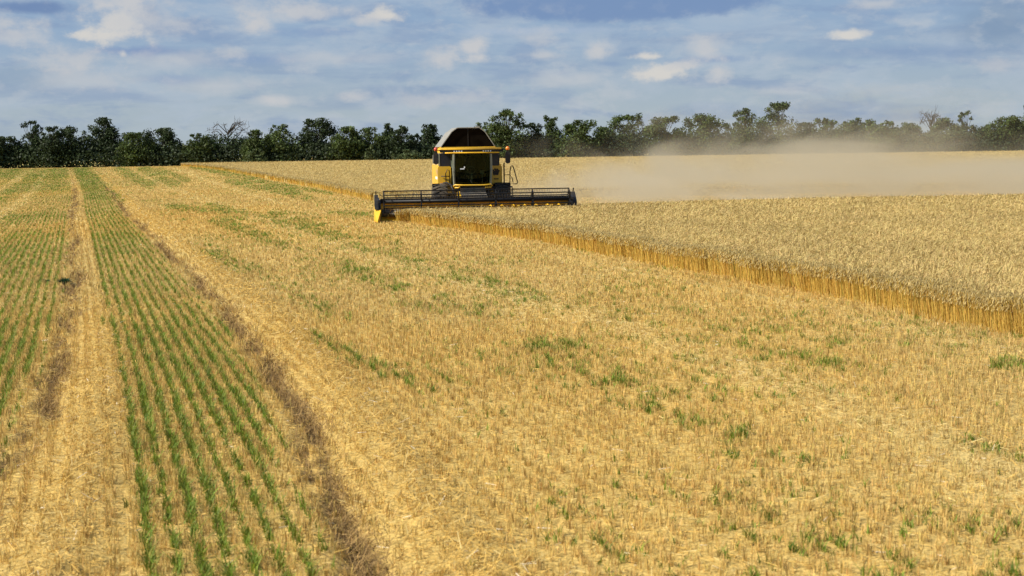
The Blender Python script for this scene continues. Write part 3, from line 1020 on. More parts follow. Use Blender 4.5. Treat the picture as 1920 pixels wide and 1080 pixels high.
def make_undergrowth():
    """continuous ragged shrub mass filling the foot of the belt"""
    n = 75000
    X = rng.uniform(-128, 128, n)
    Y = rng.uniform(282.5, 298, n)
    top = 3.3 + 3.2 * vnoise(X * 0.22, Y * 0 + 2, 91, 3) * (0.75 + .25 * sstep(-20, 0, X))
    Z = tz0(X, Y) - .3 + rng.random(n) ** .8 * top * (0.55 + .45 * sstep(282, 287, Y)) + .4 * (vnoise(X, Y, 93, 2) - .5)
    p = np.stack([X, Y, Z], -1)
    nr = rng.normal(0, 1, (n, 3)) + np.array([0, -.5, .5])
    nr /= np.linalg.norm(nr, axis=1)[:, None]
    a = np.cross(nr, rng.normal(0, 1, (n, 3))); a /= np.linalg.norm(a, axis=1)[:, None]
    b = np.cross(nr, a)
    s = rng.uniform(.16, .36, (n, 1))
    V = np.stack([p - a * s, p - b * s * .7, p + a * s, p + b * s * .7], 1).reshape(-1, 3)
    c = np.array(LEAF_DARK) * rng.uniform(.5, 1.3, (n, 1)) * (0.7 + .6 * vnoise(X * .15, Y * .2, 95, 2))[:, None]
    o = np_mesh('undergrowth', V, np.arange(4 * n).reshape(-1, 4), M_LEAF, None, np.repeat(c, 4, 0))
    tag(o, 'dark tangled undergrowth along the foot of the tree belt', 'undergrowth', kind='stuff')


make_undergrowth()

# ------------------------------------------------------------------ the harvester


class MB:
    """collects shapes for one mesh object"""

    def __init__(s):
        s.v, s.f = [], []

    def add(s, V, Fs):
        o = len(s.v)
        s.v += [tuple(map(float, p)) for p in V]
        s.f += [tuple(i + o for i in f) for f in Fs]
        return s

    def box(s, x0, x1, y0, y1, z0, z1, ch=0.0):
        if ch:
            pr = [(x0 + ch, z0), (x1 - ch, z0), (x1, z0 + ch), (x1, z1 - ch), (x1 - ch, z1), (x0 + ch, z1), (x0, z1 - ch), (x0, z0 + ch)]
            return s.prism_y(pr, y0, y1)
        V = [(x, y, z) for x in (x0, x1) for y in (y0, y1) for z in (z0, z1)]
        return s.add(V, [(0, 1, 3, 2), (4, 6, 7, 5), (0, 4, 5, 1), (2, 3, 7, 6), (0, 2, 6, 4), (1, 5, 7, 3)])

    def prism_y(s, pr, y0, y1, pr1=None):
        """profile of (x, z) swept from y0 to y1"""
        n = len(pr)
        V = [(x, y0, z) for x, z in pr] + [(x, y1, z) for x, z in (pr1 or pr)]
        return s.add(V, [tuple(range(n)), tuple(range(2 * n - 1, n - 1, -1))] + [(i, i + n, (i + 1) % n + n, (i + 1) % n) for i in range(n)])

    def prism_x(s, pr, x0, x1, pr1=None):
        """profile of (y, z) swept from x0 to x1"""
        n = len(pr)
        V = [(x0, y, z) for y, z in pr] + [(x1, y, z) for y, z in (pr1 or pr)]
        return s.add(V, [tuple(range(n)), tuple(range(2 * n - 1, n - 1, -1))] + [(i, i + n, (i + 1) % n + n, (i + 1) % n) for i in range(n)])

    def tube(s, pts, r, n=8, closed=False):
        P = [Vector(p) for p in pts]
        k = len(P)
        rings = []
        for i, p in enumerate(P):
            a = P[(i - 1) % k] if (closed or i > 0) else p
            b = P[(i + 1) % k] if (closed or i < k - 1) else p
            d = (b - a).normalized()
            ref = Vector((0, 0, 1)) if abs(d.z) < .9 else Vector((0, 1, 0))
            e = d.cross(ref).normalized()
            g = d.cross(e)
            rad = r[i] if hasattr(r, '__len__') else r
            rings.append([p + (e * math.cos(2 * math.pi * j / n) + g * math.sin(2 * math.pi * j / n)) * rad for j in range(n)])
        V = [q for ring in rings for q in ring]
        Fs = []
        for i in range(k if closed else k - 1):
            i2 = (i + 1) % k
            for j in range(n):
                Fs.append((i * n + j, i * n + (j + 1) % n, i2 * n + (j + 1) % n, i2 * n + j))
        if not closed:
            Fs += [tuple(range(n)), tuple(range((k - 1) * n, k * n))]
        return s.add(V, Fs)

    def lathe_x(s, prof, cx, cy, cz, n=28):
        """profile of (x, radius) turned about the x axis"""
        k = len(prof)
        V = [(cx + x, cy + r * math.cos(2 * math.pi * j / n), cz + r * math.sin(2 * math.pi * j / n)) for x, r in prof for j in range(n)]
        Fs = [(i * n + j, i * n + (j + 1) % n, (i + 1) * n + (j + 1) % n, (i + 1) * n + j) for i in range(k - 1) for j in range(n)]
        Fs += [tuple(range(n)), tuple(range((k - 1) * n, k * n))]
        return s.add(V, Fs)

    def build(s, name, mat, parent, smooth=False):
        me = bpy.data.meshes.new(name)
        me.from_pydata(s.v, [], s.f)
        import bmesh
        bm = bmesh.new(); bm.from_mesh(me)
        bmesh.ops.recalc_face_normals(bm, faces=bm.faces)
        bm.to_mesh(me); bm.free()
        if smooth:
            for p in me.polygons: p.use_smooth = len(p.vertices) == 4
        me.materials.append(mat)
        o = bpy.data.objects.new(name, me)
        COL.objects.link(o)
        o.parent = parent
        return o


M_YEL = principled('yellow_paint', (0.80, 0.46, 0.018), 0.42, 0, .08, 1.5, .22, .5, 0, .3)
M_YEL2 = principled('header_yellow', (0.86, 0.47, 0.02), 0.5, 0, .2, 2.0, .15, .3)
M_BLK = principled('black_steel', (0.012, 0.012, 0.014), 0.5, 0, .3, 3, .10, .3)
M_CABIN = principled('cab_lining', (0.012, 0.015, 0.010), 0.85, 0, .3, 2, 0, .1)
M_JET = principled('jet_black_steel', (0.006, 0.006, 0.007), 0.5, 0, .2, 3, .02, .25)
M_GREY = principled('grey_steel', (0.16, 0.15, 0.135), 0.6, .3, .3, 3, .5)
M_PANEL = principled('dark_tinted_panel', (0.012, 0.014, 0.024), 0.3, 0, .2, 2, .05, .5)
M_PILLAR = principled('pillar_grey', (0.22, 0.24, 0.19), 0.45, 0, .15, 3, .2)
M_TYRE = principled('tyre_rubber', (0.022, 0.021, 0.020), 0.85, 0, .3, 5, .30, .2)
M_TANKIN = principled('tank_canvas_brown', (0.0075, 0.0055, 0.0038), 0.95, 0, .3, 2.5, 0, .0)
M_TANKOUT = principled('tank_steel_grey', (0.27, 0.26, 0.225), 0.55, .2, .15, 3, .2)
M_ORANGE = principled('orange_lens', (0.85, 0.22, 0.02), 0.25, 0, .1, 3, 0, .6)
M_RED = principled('red_lens', (0.5, 0.05, 0.02), 0.3, 0, .1, 3, 0, .6)
M_LAMP = principled('lamp_glass', (0.75, 0.77, 0.8), 0.15, 0, .05, 3, 0, .8)
M_BLUE = principled('blue_emblem', (0.05, 0.08, 0.28), 0.5, 0, .1, 3)
M_WHITE = principled('white_decal', (0.75, 0.75, 0.74), 0.5, 0, .05, 3)
M_SEAT = principled('seat_cloth', (0.05, 0.055, 0.07), 0.8, 0, .2, 8)


def glass_mat():
    mt = bpy.data.materials.new('tinted_glass')
    mt.use_nodes = True
    t = NT(mt.node_tree)
    tr = t.n('ShaderNodeBsdfTransparent'); t.put(tr.inputs[0], (0.30, 0.38, 0.29))
    gl = t.n('ShaderNodeBsdfGlossy'); gl.inputs['Roughness'].default_value = 0.04; t.put(gl.inputs[0], (.62, .78, .5))
    tc = t.n('ShaderNodeTexCoord')
    dirt = t.n('ShaderNodeBsdfDiffuse'); t.put(dirt.inputs[0], (0.28, 0.24, 0.13))
    fr = t.n('ShaderNodeFresnel'); fr.inputs[0].default_value = 1.5
    m1 = t.n('ShaderNodeMixShader'); t.put(m1.inputs[0], t.math('MULTIPLY', fr.outputs[0], .6))
    t.t.links.new(tr.outputs[0], m1.inputs[1]); t.t.links.new(gl.outputs[0], m1.inputs[2])
    m2 = t.n('ShaderNodeMixShader')
    t.put(m2.inputs[0], t.math('MULTIPLY', t.ramp(t.noise(tc.outputs['Object'], 3.2, 6, .7), .45, .75), .035))
    t.t.links.new(m1.outputs[0], m2.inputs[1]); t.t.links.new(dirt.outputs[0], m2.inputs[2])
    o = t.n('ShaderNodeOutputMaterial'); t.t.links.new(m2.outputs[0], o.inputs[0])
    return mt


M_GLASS = glass_mat()


def make_wheel(root, name, cx, cy, r, w, side):
    e = MB()
    prof = [(-w / 2, r * .56), (-w / 2, r * .78), (-w * .46, r * .92), (-w * .36, r * .975), (0, r * .985), (w * .36, r * .975), (w * .46, r * .92), (w / 2, r * .78), (w / 2, r * .56)]
    e.lathe_x(prof, cx, cy, r, 32)
    tyre = e.build('tyre', M_TYRE, None, True)
    lg = MB()
    nl = 20
    for i in range(nl * 2):                                   # chevron lugs
        sg = 1 if i % 2 else -1
        a = 2 * math.pi * (i / 2 + (.5 if i % 2 else 0)) / nl
        pts = []
        for rr in (r * .95, r * 1.03):
            for xx, da in ((sg * .02 * w, -.09), (sg * .48 * w, .13), (sg * .48 * w, .20), (sg * .02 * w, -.01)):
                pts.append((cx + xx, cy + rr * math.cos(a + da), r + rr * math.sin(a + da)))
        lg.add(pts, [(0, 1, 2, 3), (7, 6, 5, 4), (0, 4, 5, 1), (1, 5, 6, 2), (2, 6, 7, 3), (3, 7, 4, 0)])
    wheel = MB().tube([(cx - w * .3, cy, r), (cx + w * .3, cy, r)], r * .18, 16).build(name, M_GREY, root, True)
    tyre.parent = wheel
    lg.build('tread', M_TYRE, wheel)
    rm = MB()
    s_ = side
    rm.lathe_x([(-w * .42, r * .57), (-w * .05, r * .5), (0.0, r * .2), (w * .04, r * .2), (w * .06, r * .48), (w * .42, r * .57)], cx, cy, r, 28)
    rm.build('rim', M_YEL, wheel, True)
    return wheel


def make_combine():
    yaw = R(6.0)
    fx, fy = -1.93, 69.3
    root = empty('combine_harvester', (fx, fy, 0.0), -0.0)
    # local frame: x to the picture's right, -y to the front; the front is turned a little to the right
    root.rotation_euler = (0, 0, yaw)
    tag(root, 'yellow combine harvester with open grain tank and wide reel header cutting wheat', 'combine harvester')

    # ---- main body
    b = MB()
    b.prism_x([(1.0, 1.25), (6.3, 1.0), (6.7, 1.6), (6.6, 2.75), (5.6, 3.15), (0.62, 3.15), (0.62, 1.5)], -1.36, 1.36)
    body = b.build('body', M_GREY, root)
    for sg in (-1, 1):
        p = MB()
        p.prism_x([(0.45, 1.55), (0.75, 1.30), (4.4, 1.12), (6.2, 1.25), (6.45, 1.75), (6.3, 2.66), (0.45, 2.66)], sg * 1.365, sg * 1.56,
                  [(0.62, 1.62), (0.9, 1.42), (4.3, 1.25), (6.0, 1.38), (6.25, 1.8), (6.1, 2.56), (0.62, 2.56)])
        sp = p.build('side_panel', M_YEL, root)
        if sg < 0:
            q = MB()                                          # round leaf emblem and lettering strip on the sunny side
            q.prism_x([(1.2 + .16 * math.cos(a) * (1 + .25 * math.sin(3 * a)), 2.2 + .16 * math.sin(a)) for a in np.linspace(0, 2 * math.pi, 18)[:-1]], -1.562, -1.568)
            q.build('emblem', M_BLUE, sp)
            q = MB(); q.box(-1.568, -1.562, 0.95, 2.7, 1.86, 1.99); q.build('decal_band', M_WHITE, sp)
    # front bulkheads: yellow below, dark tinted above
    for sg in (-1, 1):
        x0, x1 = sorted((sg * 0.93, sg * 1.57))
        fp = MB().box(x0, x1, 0.30, 0.612, 1.62, 2.50, .05).build('front_panel', M_YEL, root)
        if sg > 0:
            tag(fp, 'shaded right front panel carrying the dark leaf emblem')
            q = MB()
            for k_ in range(4):
                a0 = .5 + k_ * .65
                q.prism_y([(1.26 + .05 * math.cos(a0), 2.18 + .02), (1.26 + .20 * math.cos(a0 - .3), 2.18 + .17 * math.sin(a0 - .3)), (1.26 + .22 * math.cos(a0), 2.18 + .2 * math.sin(a0)), (1.26 + .18 * math.cos(a0 + .3), 2.18 + .17 * math.sin(a0 + .3))], .285, .297)
            q.prism_y([(1.14, 2.04), (1.38, 2.04), (1.42, 2.2), (1.26, 2.28), (1.1, 2.2)], .287, .297)
            q.build('emblem', M_BLK, fp)
            q = MB()
            for k_ in range(5):
                q.box(1.16 + k_ * .048, 1.196 + k_ * .048, .290, .297, 1.83, 1.89)
            q.build('lettering', M_BLK, fp)
        xa, xb = sorted((sg * 0.93, sg * 1.46))
        MB().box(xa, xb, 0.42, 0.615, 2.503, 3.13, .02).build('upper_panel', M_PANEL, root)
    e = MB().box(-1.53, -1.463, .40, .62, 2.51, 3.14); e.build('corner_post', M_PILLAR, root)
    # handrail and lamp on the sunny front panel
    MB().tube([(-1.18, .26, 1.66), (-1.2, .22, 2.15), (-1.12, .2, 2.34), (-1.02, .2, 2.3), (-1.0, .22, 1.7)], .022).tube([(-1.42, .26, 2.02), (-1.02, .22, 2.02)], .022).build('handrail', M_BLK, root, True)
    MB().box(-1.45, -1.33, .2, .29, 1.58, 1.7, .02).build('marker_lamp', M_RED, root)

    # ---- cab
    cab = MB()
    cab.box(-0.88, 0.88, -1.02, 0.61, 1.50, 1.62)                       # floor
    cab.box(-0.88, 0.88, 0.50, 0.60, 1.62, 3.1)                         # rear wall
    c = cab.build('cab', M_CABIN, root)
    # pillars
    for sg in (-1, 1):
        pl = MB()
        pl.tube([(sg * .86, -1.05, 1.60), (sg * .90, -1.22, 2.3), (sg * .88, -1.30, 3.09)], .058, 6)
        pl.build('pillar', M_PILLAR, c)
        MB().tube([(sg * .86, .45, 1.62), (sg * .88, .45, 3.09)], .05, 6).build('pillar', M_PILLAR, c)
    ws = MB()
    nx, nz = 10, 6
    V = []
    for j in range(nz + 1):
        for i in range(nx + 1):
            s_, tt = i / nx * 2 - 1, j / nz
            V.append((s_ * .84, -1.08 - 0.24 * tt ** .8 - .16 * (1 - s_ * s_), 1.62 + 1.46 * tt))
    ws.add(V, [(j * (nx + 1) + i, j * (nx + 1) + i + 1, (j + 1) * (nx + 1) + i + 1, (j + 1) * (nx + 1) + i) for j in range(nz) for i in range(nx)])
    ws.build('windshield', M_GLASS, c, True)
    for sg in (-1, 1):
        MB().prism_x([(-1.0, 1.63), (.42, 1.63), (.42, 3.08), (-1.24, 3.08)], sg * .875, sg * .887).build('side_window', M_GLASS, c)
    st = MB().box(-.27, .27, -.25, .25, 2.0, 2.14, .05)
    st.prism_x([(.16, 2.1), (.30, 2.1), (.42, 2.85), (.32, 2.88)], -.25, .25)
    st.box(-.12, .12, -.1, .15, 1.63, 2.0)
    st.build('seat', M_SEAT, c)
    sw = MB().tube([(0.0, -.72, 1.63), (0.0, -.60, 2.1), (0.0, -.5, 2.3)], .05)
    ring = [(.19 * math.cos(a), -.5 + .08 * math.sin(a), 2.32 + .17 * math.sin(a)) for a in np.linspace(0, 2 * math.pi, 17)[:-1]]
    sw.tube(ring, .018, 6, True)
    sw.build('steering_column', M_TANKOUT, c, True)
    MB().box(.42, .62, -.55, -.48, 2.12, 2.3).box(.5, .54, -.52, -.46, 1.63, 2.12).build('monitor', M_TANKOUT, c)
    MB().box(-.60, -.40, -1.42, -1.37, 2.36, 2.41, .01).box(-.42, -.37, -1.41, -1.36, 2.42, 2.50).build('white_mark', M_WHITE, c)  # two small white blocks just outside the windshield
    MB().tube([(-.05, -1.29, 1.72), (-.52, -1.22, 2.48)], .014, 6).build('wiper', M_BLK, c)
    # roof: yellow cap bowed to the front, black visor with lamps below it
    def arc(x, off): return -1.50 + off + .28 * (x / 1.4) ** 2
    xs = np.linspace(-1.40, 1.40, 15)
    rf = MB()
    prf = [(x, arc(x, 0)) for x in xs]
    V = [(x, y, z) for z in (3.30, 3.385) for x, y in prf] + [(x, .6, z) for z in (3.30, 3.40) for x in xs]
    n = len(xs)
    Fs = []
    for i in range(n - 1):
        Fs += [(i, i + 1, n + i + 1, n + i), (n + i, n + i + 1, 3 * n + i + 1, 3 * n + i), (i, 2 * n + i, 2 * n + i + 1, i + 1), (2 * n + i, 3 * n + i, 3 * n + i + 1, 2 * n + i + 1)]
    Fs += [(0, n, 3 * n, 2 * n), (n - 1, 3 * n - 1, 4 * n - 1, 2 * n - 1)]
    rf.add(V, Fs)
    roof = rf.build('roof', M_YEL, c)
    vz = MB()
    V = [(x * .93, arc(x, .05), z) for z in (3.16, 3.297) for x in xs] + [(x * .93, .55, z) for z in (3.14, 3.297) for x in xs]
    vz.add(V, Fs)
    vis = vz.build('visor', M_BLK, roof)
    MB().tube([(x * .92, arc(x, .03), 3.145) for x in xs], .035, 6).build('visor_trim', M_YEL2, roof, True)
    for sg in (-1, 1):
        for k_ in range(4):
            x = sg * (.52 + .115 * k_)
            y = arc(x / .93, .05)
            MB().tube([(x, y + .02, 3.225), (x, y - .03, 3.222)], .036, 10).build('work_light', M_LAMP, roof)
    MB().box(.98, 1.36, -.62, .2, 3.17, 3.296, .03).build('roof_corner', M_YEL2, roof)
    # mirrors and beacons on their arms
    for sg in (-1, 1):
        x = sg * 1.72
        arm = MB().tube([(sg * 1.25, -.75, 3.25), (sg * 1.5, -.95, 3.28), (x, -1.0, 3.24), (x, -1.0, 2.6)], .032, 6)
        arm.box(sg * 1.42 - .1, sg * 1.42 + .1, -.95, -.75, 3.17, 3.31)
        a_ = arm.build('mirror_arm', M_BLK, root)
        MB().box(x - .12, x + .12, -1.09, -1.03, 2.62, 3.13, .05).box(x - .09, x + .09, -1.06, -1.0, 3.0, 3.2, .03).build('mirror', M_BLK, a_)
        lathe = MB().tube([(x, -1.0, 3.24), (x, -1.0, 3.29), (x, -1.0, 3.38), (x, -1.0, 3.42)], [.055, .09, .085, .03], 12)
        lathe.build('beacon', M_ORANGE if sg > 0 else M_RED, a_, True)
    MB().box(-1.88, -1.84, -1.06, -.98, 2.66, 3.06).build('mirror_rim', M_TANKOUT, root)
    # ---- bumper bar under the windscreen
    bb = MB()
    bb.tube([(-.86, -1.32, 1.50), (-.93, -1.3, 1.57), (-.86, -1.34, 1.63), (-.5, -1.44, 1.61), (.5, -1.44, 1.60), (.86, -1.34, 1.63), (.93, -1.3, 1.57), (.86, -1.32, 1.50), (.6, -1.38, 1.49)], .035, 8)
    bb.tube([(-.86, -1.32, 1.50), (-.7, -1.36, 1.49), (-.62, -1.38, 1.55)], .035, 8)
    bb.build('bumper_bar', M_YEL, root, True)

    # ---- grain tank with its raised extension
    tk = MB().prism_x([(1.2, 3.15), (4.6, 3.15), (4.6, 3.44), (1.2, 3.44)], -1.36, 1.36).build('grain_tank', M_YEL2, root)
    prof = [(-1.33, 3.44), (-.80, 4.16), (-.52, 4.36), (.56, 4.36), (.84, 4.14), (1.30, 3.44)]
    fl = MB()
    y0, y1 = 1.3, 4.5
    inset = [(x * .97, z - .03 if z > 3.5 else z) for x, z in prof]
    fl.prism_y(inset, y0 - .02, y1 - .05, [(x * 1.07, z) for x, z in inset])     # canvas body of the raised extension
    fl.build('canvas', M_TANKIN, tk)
    seam = MB().box(-.012, .012, y0 - .045, y0 - .021, 3.45, 4.32)
    seam.build('canvas_seam', M_BLK, tk)
    sh = MB()
    for (xa, za), (xb, zb) in zip(prof[:-1], prof[1:]):
        nrm = Vector((-(zb - za), 0, xb - xa)).normalized() * .035
        V = [(xa, y0 - .12, za), (xb, y0 - .12, zb), (xb * 1.09, y1, zb + .03), (xa * 1.09, y1, za)]
        V += [(x + nrm.x, y, z + nrm.z) for x, y, z in V]
        sh.add(V, [(0, 1, 2, 3), (7, 6, 5, 4), (0, 4, 5, 1), (1, 5, 6, 2), (2, 6, 7, 3), (3, 7, 4, 0)])
    sh.build('tank_flap', M_TANKOUT, tk)
    MB().box(.42, .62, 1.6, 1.9, 4.40, 4.46, .02).build('tank_hatch', M_TANKOUT, tk)
    # unloading auger folded back along the side
    MB().tube([(1.25, 1.2, 2.7), (1.38, 1.0, 3.12), (1.42, 1.3, 3.25), (1.45, 6.6, 3.2), (1.45, 6.9, 3.05)], .15, 12).build('unloading_auger', M_YEL2, root, True)

    # ---- access platform and ladder on the right
    pt = MB().box(.95, 1.98, -.55, .29, 1.44, 1.50)
    pt.build('platform', M_BLK, root)
    MB().tube([(1.66, .25, 1.5), (1.66, .25, 2.6), (1.66, .1, 2.62)], .035, 6).tube([(1.66, .25, 2.05), (1.9, -.1, 2.05)], .018, 6).build('grab_post', M_BLK, root, True)
    rl = MB()
    lp = [(1.86, -.5, 1.62), (1.87, -.5, 2.2), (1.92, -.5, 2.46), (1.98, -.5, 2.5), (2.04, -.5, 2.42), (2.22, -.5, 1.76), (2.22, -.5, 1.64), (2.14, -.5, 1.61)]
    rl.tube(lp, .026, 6, True)
    rl.tube([(1.86, -.5, 1.64), (1.87, -.5, 2.08), (1.97, -.5, 1.9), (2.02, -.5, 1.68)], .022, 6)
    rl.tube([(1.86, -.5, 1.3), (1.86, -.5, 1.66)], .03, 6)
    rl.build('ladder_rail', M_BLK, root, True)
    ld = MB()
    for k_ in range(4):
        ld.box(1.62, 1.98, -.62 + k_ * .0, -.45, .45 + k_ * .27, .49 + k_ * .27)
    ld.box(1.60, 1.63, -.62, -.45, .4, 1.44); ld.box(1.97, 2.0, -.62, -.45, .4, 1.44)
    ld.build('ladder', M_BLK, root)

    # ---- axle and wheels
    MB().tube([(-1.5, 0, .83), (1.5, 0, .83)], .16, 12).box(-.9, .9, -.35, .7, .7, 1.3).build('front_axle', M_BLK, root)
    for sg in (-1, 1):
        make_wheel(root, 'front_wheel', sg * 1.52, 0, .83, .74, sg)
        make_wheel(root, 'rear_wheel', sg * 1.38, 4.9, .60, .46, sg)
    MB().tube([(-1.3, 4.9, .6), (1.3, 4.9, .6)], .11, 10).box(-.25, .25, 4.7, 5.1, .6, 1.15).build('rear_axle', M_BLK, root)
    MB().prism_x([(5.4, 1.1), (6.6, 1.2), (7.0, .9), (6.6, .55), (5.6, .7)], -1.1, 1.1).build('straw_chopper', M_GREY, root)
    # hoses and gearbox above the left tyre
    MB().tube([(-1.35, -.2, 1.70), (-1.2, -.5, 1.74), (-1.0, -.9, 1.6), (-.9, -1.3, 1.2)], .035, 6).tube([(-1.25, -.1, 1.72), (-1.05, -.55, 1.66), (-.92, -1.1, 1.35)], .03, 6).build('hydraulic_hose', M_BLK, root, True)
    MB().box(-1.5, -.98, -.35, .28, 1.55, 1.69, .05).build('fender', M_GREY, root)

    # ---- feeder house
    fh = MB().prism_x([(-2.35, .42), (-2.35, 1.06), (.7, 1.62), (.7, .95)], -.62, .62)
    feeder = fh.build('feeder_house', M_GREY, root)
    MB().prism_x([(-2.33, .40), (-2.33, 1.10), (.2, 1.50), (.2, .85)], -.70, -.622).build('feeder_side', M_YEL, feeder)
    rb = MB()
    for k_ in range(5):
        y = -2.1 + k_ * .42
        z = 1.06 + (y + 2.35) * .1836
        rb.box(-.6, .6, y, y + .09, z + .004, z + .05)
    rb.build('feeder_rib', M_BLK, feeder)
    MB().box(-.6, .62, -1.02, -.94, 1.18, 1.48).build('feeder_cover', M_GREY, feeder)

    # ---- header
    W0, W1 = -4.42, 4.42
    hd = MB()
    hd.prism_x([(-2.40, .14), (-2.36, .86), (-2.46, .86), (-2.52, .30), (-3.05, .10), (-3.50, .07), (-3.50, .04), (-3.0, .04)], W0, W1)
    header = hd.build('header', M_YEL2, root)
    MB().prism_x([(-2.56, .84), (-2.56, 1.06), (-2.34, 1.06), (-2.34, .84)], W0 - .01, W1 + .01).build('top_beam', M_JET, header)
    kb = MB().box(W0, W1, -3.58, -3.503, .05, .08)
    for k_ in range(116):
        x = W0 + .04 + k_ * .0762
        kb.add([(x - .025, -3.58, .052), (x + .025, -3.58, .052), (x, -3.70, .06), (x - .025, -3.58, .078), (x + .025, -3.58, .078)], [(0, 1, 2), (3, 2, 4), (0, 2, 3), (1, 4, 2), (0, 3, 4, 1)])
    kb.build('cutter_bar', M_BLK, header)
    # intake auger with its spiral flight
    ag = MB().tube([(W0 + .05, -2.85, .42), (W1 - .05, -2.85, .42)], .17, 12)
    auger = ag.build('intake_auger', M_GREY, header, True)
    fg = MB()
    for sg in (-1, 1):
        V, Fs = [], []
        N = 160
        for i in range(N + 1):
            x = sg * (.55 + 3.75 * i / N)
            a = i / N * 2 * math.pi * 7
            for rr in (.17, .30):
                V.append((x, -2.85 + rr * math.cos(a), .42 + rr * math.sin(a)))
        fg.add(V, [(2 * i, 2 * i + 1, 2 * i + 3, 2 * i + 2) for i in range(N)])
    fg.build('auger_flight', M_YEL2, auger)
    # reel: six bats on hexagonal spiders
    ry, rz, rr = -3.35, .95, .49
    rx = np.linspace(-4.28, 4.33, 6)
    rl = MB().tube([(rx[0], ry, rz), (rx[-1], ry, rz)], .075, 10)
    reel = rl.build('reel', M_JET, root, True)
    angs = [R(20 + 60 * k_) for k_ in range(6)]
    for x in rx:
        s_ = MB()
        for a in angs:
            s_.tube([(x, ry, rz), (x, ry + rr * math.cos(a), rz + rr * math.sin(a))], .028, 6)
        s_.tube([(x, ry + rr * .97 * math.cos(a), rz + rr * .97 * math.sin(a)) for a in angs], .022, 6, True)
        s_.build('spider', M_JET, reel)
    for a in angs:
        y, z = ry + rr * math.cos(a), rz + rr * math.sin(a)
        bt = MB().tube([(rx[0] - .02, y, z), (rx[-1] + .02, y, z)], .030, 6).build('bat', M_JET, reel)
        ti = MB()
        for k_ in range(72):
            x = rx[0] + .06 + k_ * (rx[-1] - rx[0] - .12) / 71
            ti.add([(x - .006, y, z - .02), (x + .006, y, z - .02), (x + .003, y + .05, z - .24), (x - .003, y + .05, z - .24), (x, y + .012, z - .02), (x, y + .06, z - .24)],
                   [(0, 1, 2, 3), (1, 4, 5, 2), (4, 0, 3, 5)])
        ti.build('tine_row', M_GREY, bt)
    # reel arms
    for sg, x in ((-1, -4.52), (1, 4.50)):
        MB().prism_x([(-2.38, .92), (-2.38, 1.12), (-3.4, 1.03), (-3.4, .90)], x - .04, x + .04).tube([(x, -2.5, .95), (x, -2.75, .6)], .04, 6).build('reel_arm', M_BLK, header)
    # end shields and crop dividers
    for sg in (-1, 1):
        x0 = sg * 4.425
        x1 = sg * 4.56
        es = MB().prism_x([(-2.36, .15), (-2.36, 1.02), (-3.0, .78), (-3.55, .45), (-3.7, .06), (-2.6, .06)], min(x0, x1) if sg > 0 else x1, max(x0, x1) if sg > 0 else x0)
        es.build('end_shield', M_BLK, header)
        dv = MB()
        V = [(sg * 4.43, -3.5, .55), (sg * 4.74, -3.4, .50), (sg * 4.43, -3.5, .05), (sg * 4.74, -3.4, .05), (sg * 4.60, -4.35, .10), (sg * 4.58, -4.30, .05),
             (sg * 4.50, -2.5, .75), (sg * 4.74, -2.5, .70), (sg * 4.50, -2.5, .06), (sg * 4.74, -2.5, .06)]
        dv.add(V, [(0, 1, 4), (2, 5, 3), (0, 4, 5, 2), (1, 3, 5, 4), (0, 6, 7, 1), (1, 7, 9, 3), (0, 2, 8, 6), (6, 8, 9, 7), (2, 3, 9, 8)])
        d_ = dv.build('crop_divider', M_YEL, header)
        MB().prism_x([(-2.45, .76), (-2.45, 1.22), (-2.62, 1.26), (-3.2, .86), (-3.35, .60)], sg * 4.62 - .09, sg * 4.62 + .09).build('drive_guard', M_BLK, header)
        MB().tube([(sg * 4.63, -2.6, 1.28), (sg * 4.63, -2.75, 1.42)], .03, 6).build('divider_rod', M_BLK, header)
    for k_, x in enumerate((1.9, 2.75, 3.45)):                      # bright crop lifters showing at the wheat tops
        MB().prism_x([(-3.72, .3), (-3.80, .66), (-3.70, .70), (-3.58, .36)], x - .06, x + .06).build('crop_lifter', M_YEL, header)
    return root


make_combine()

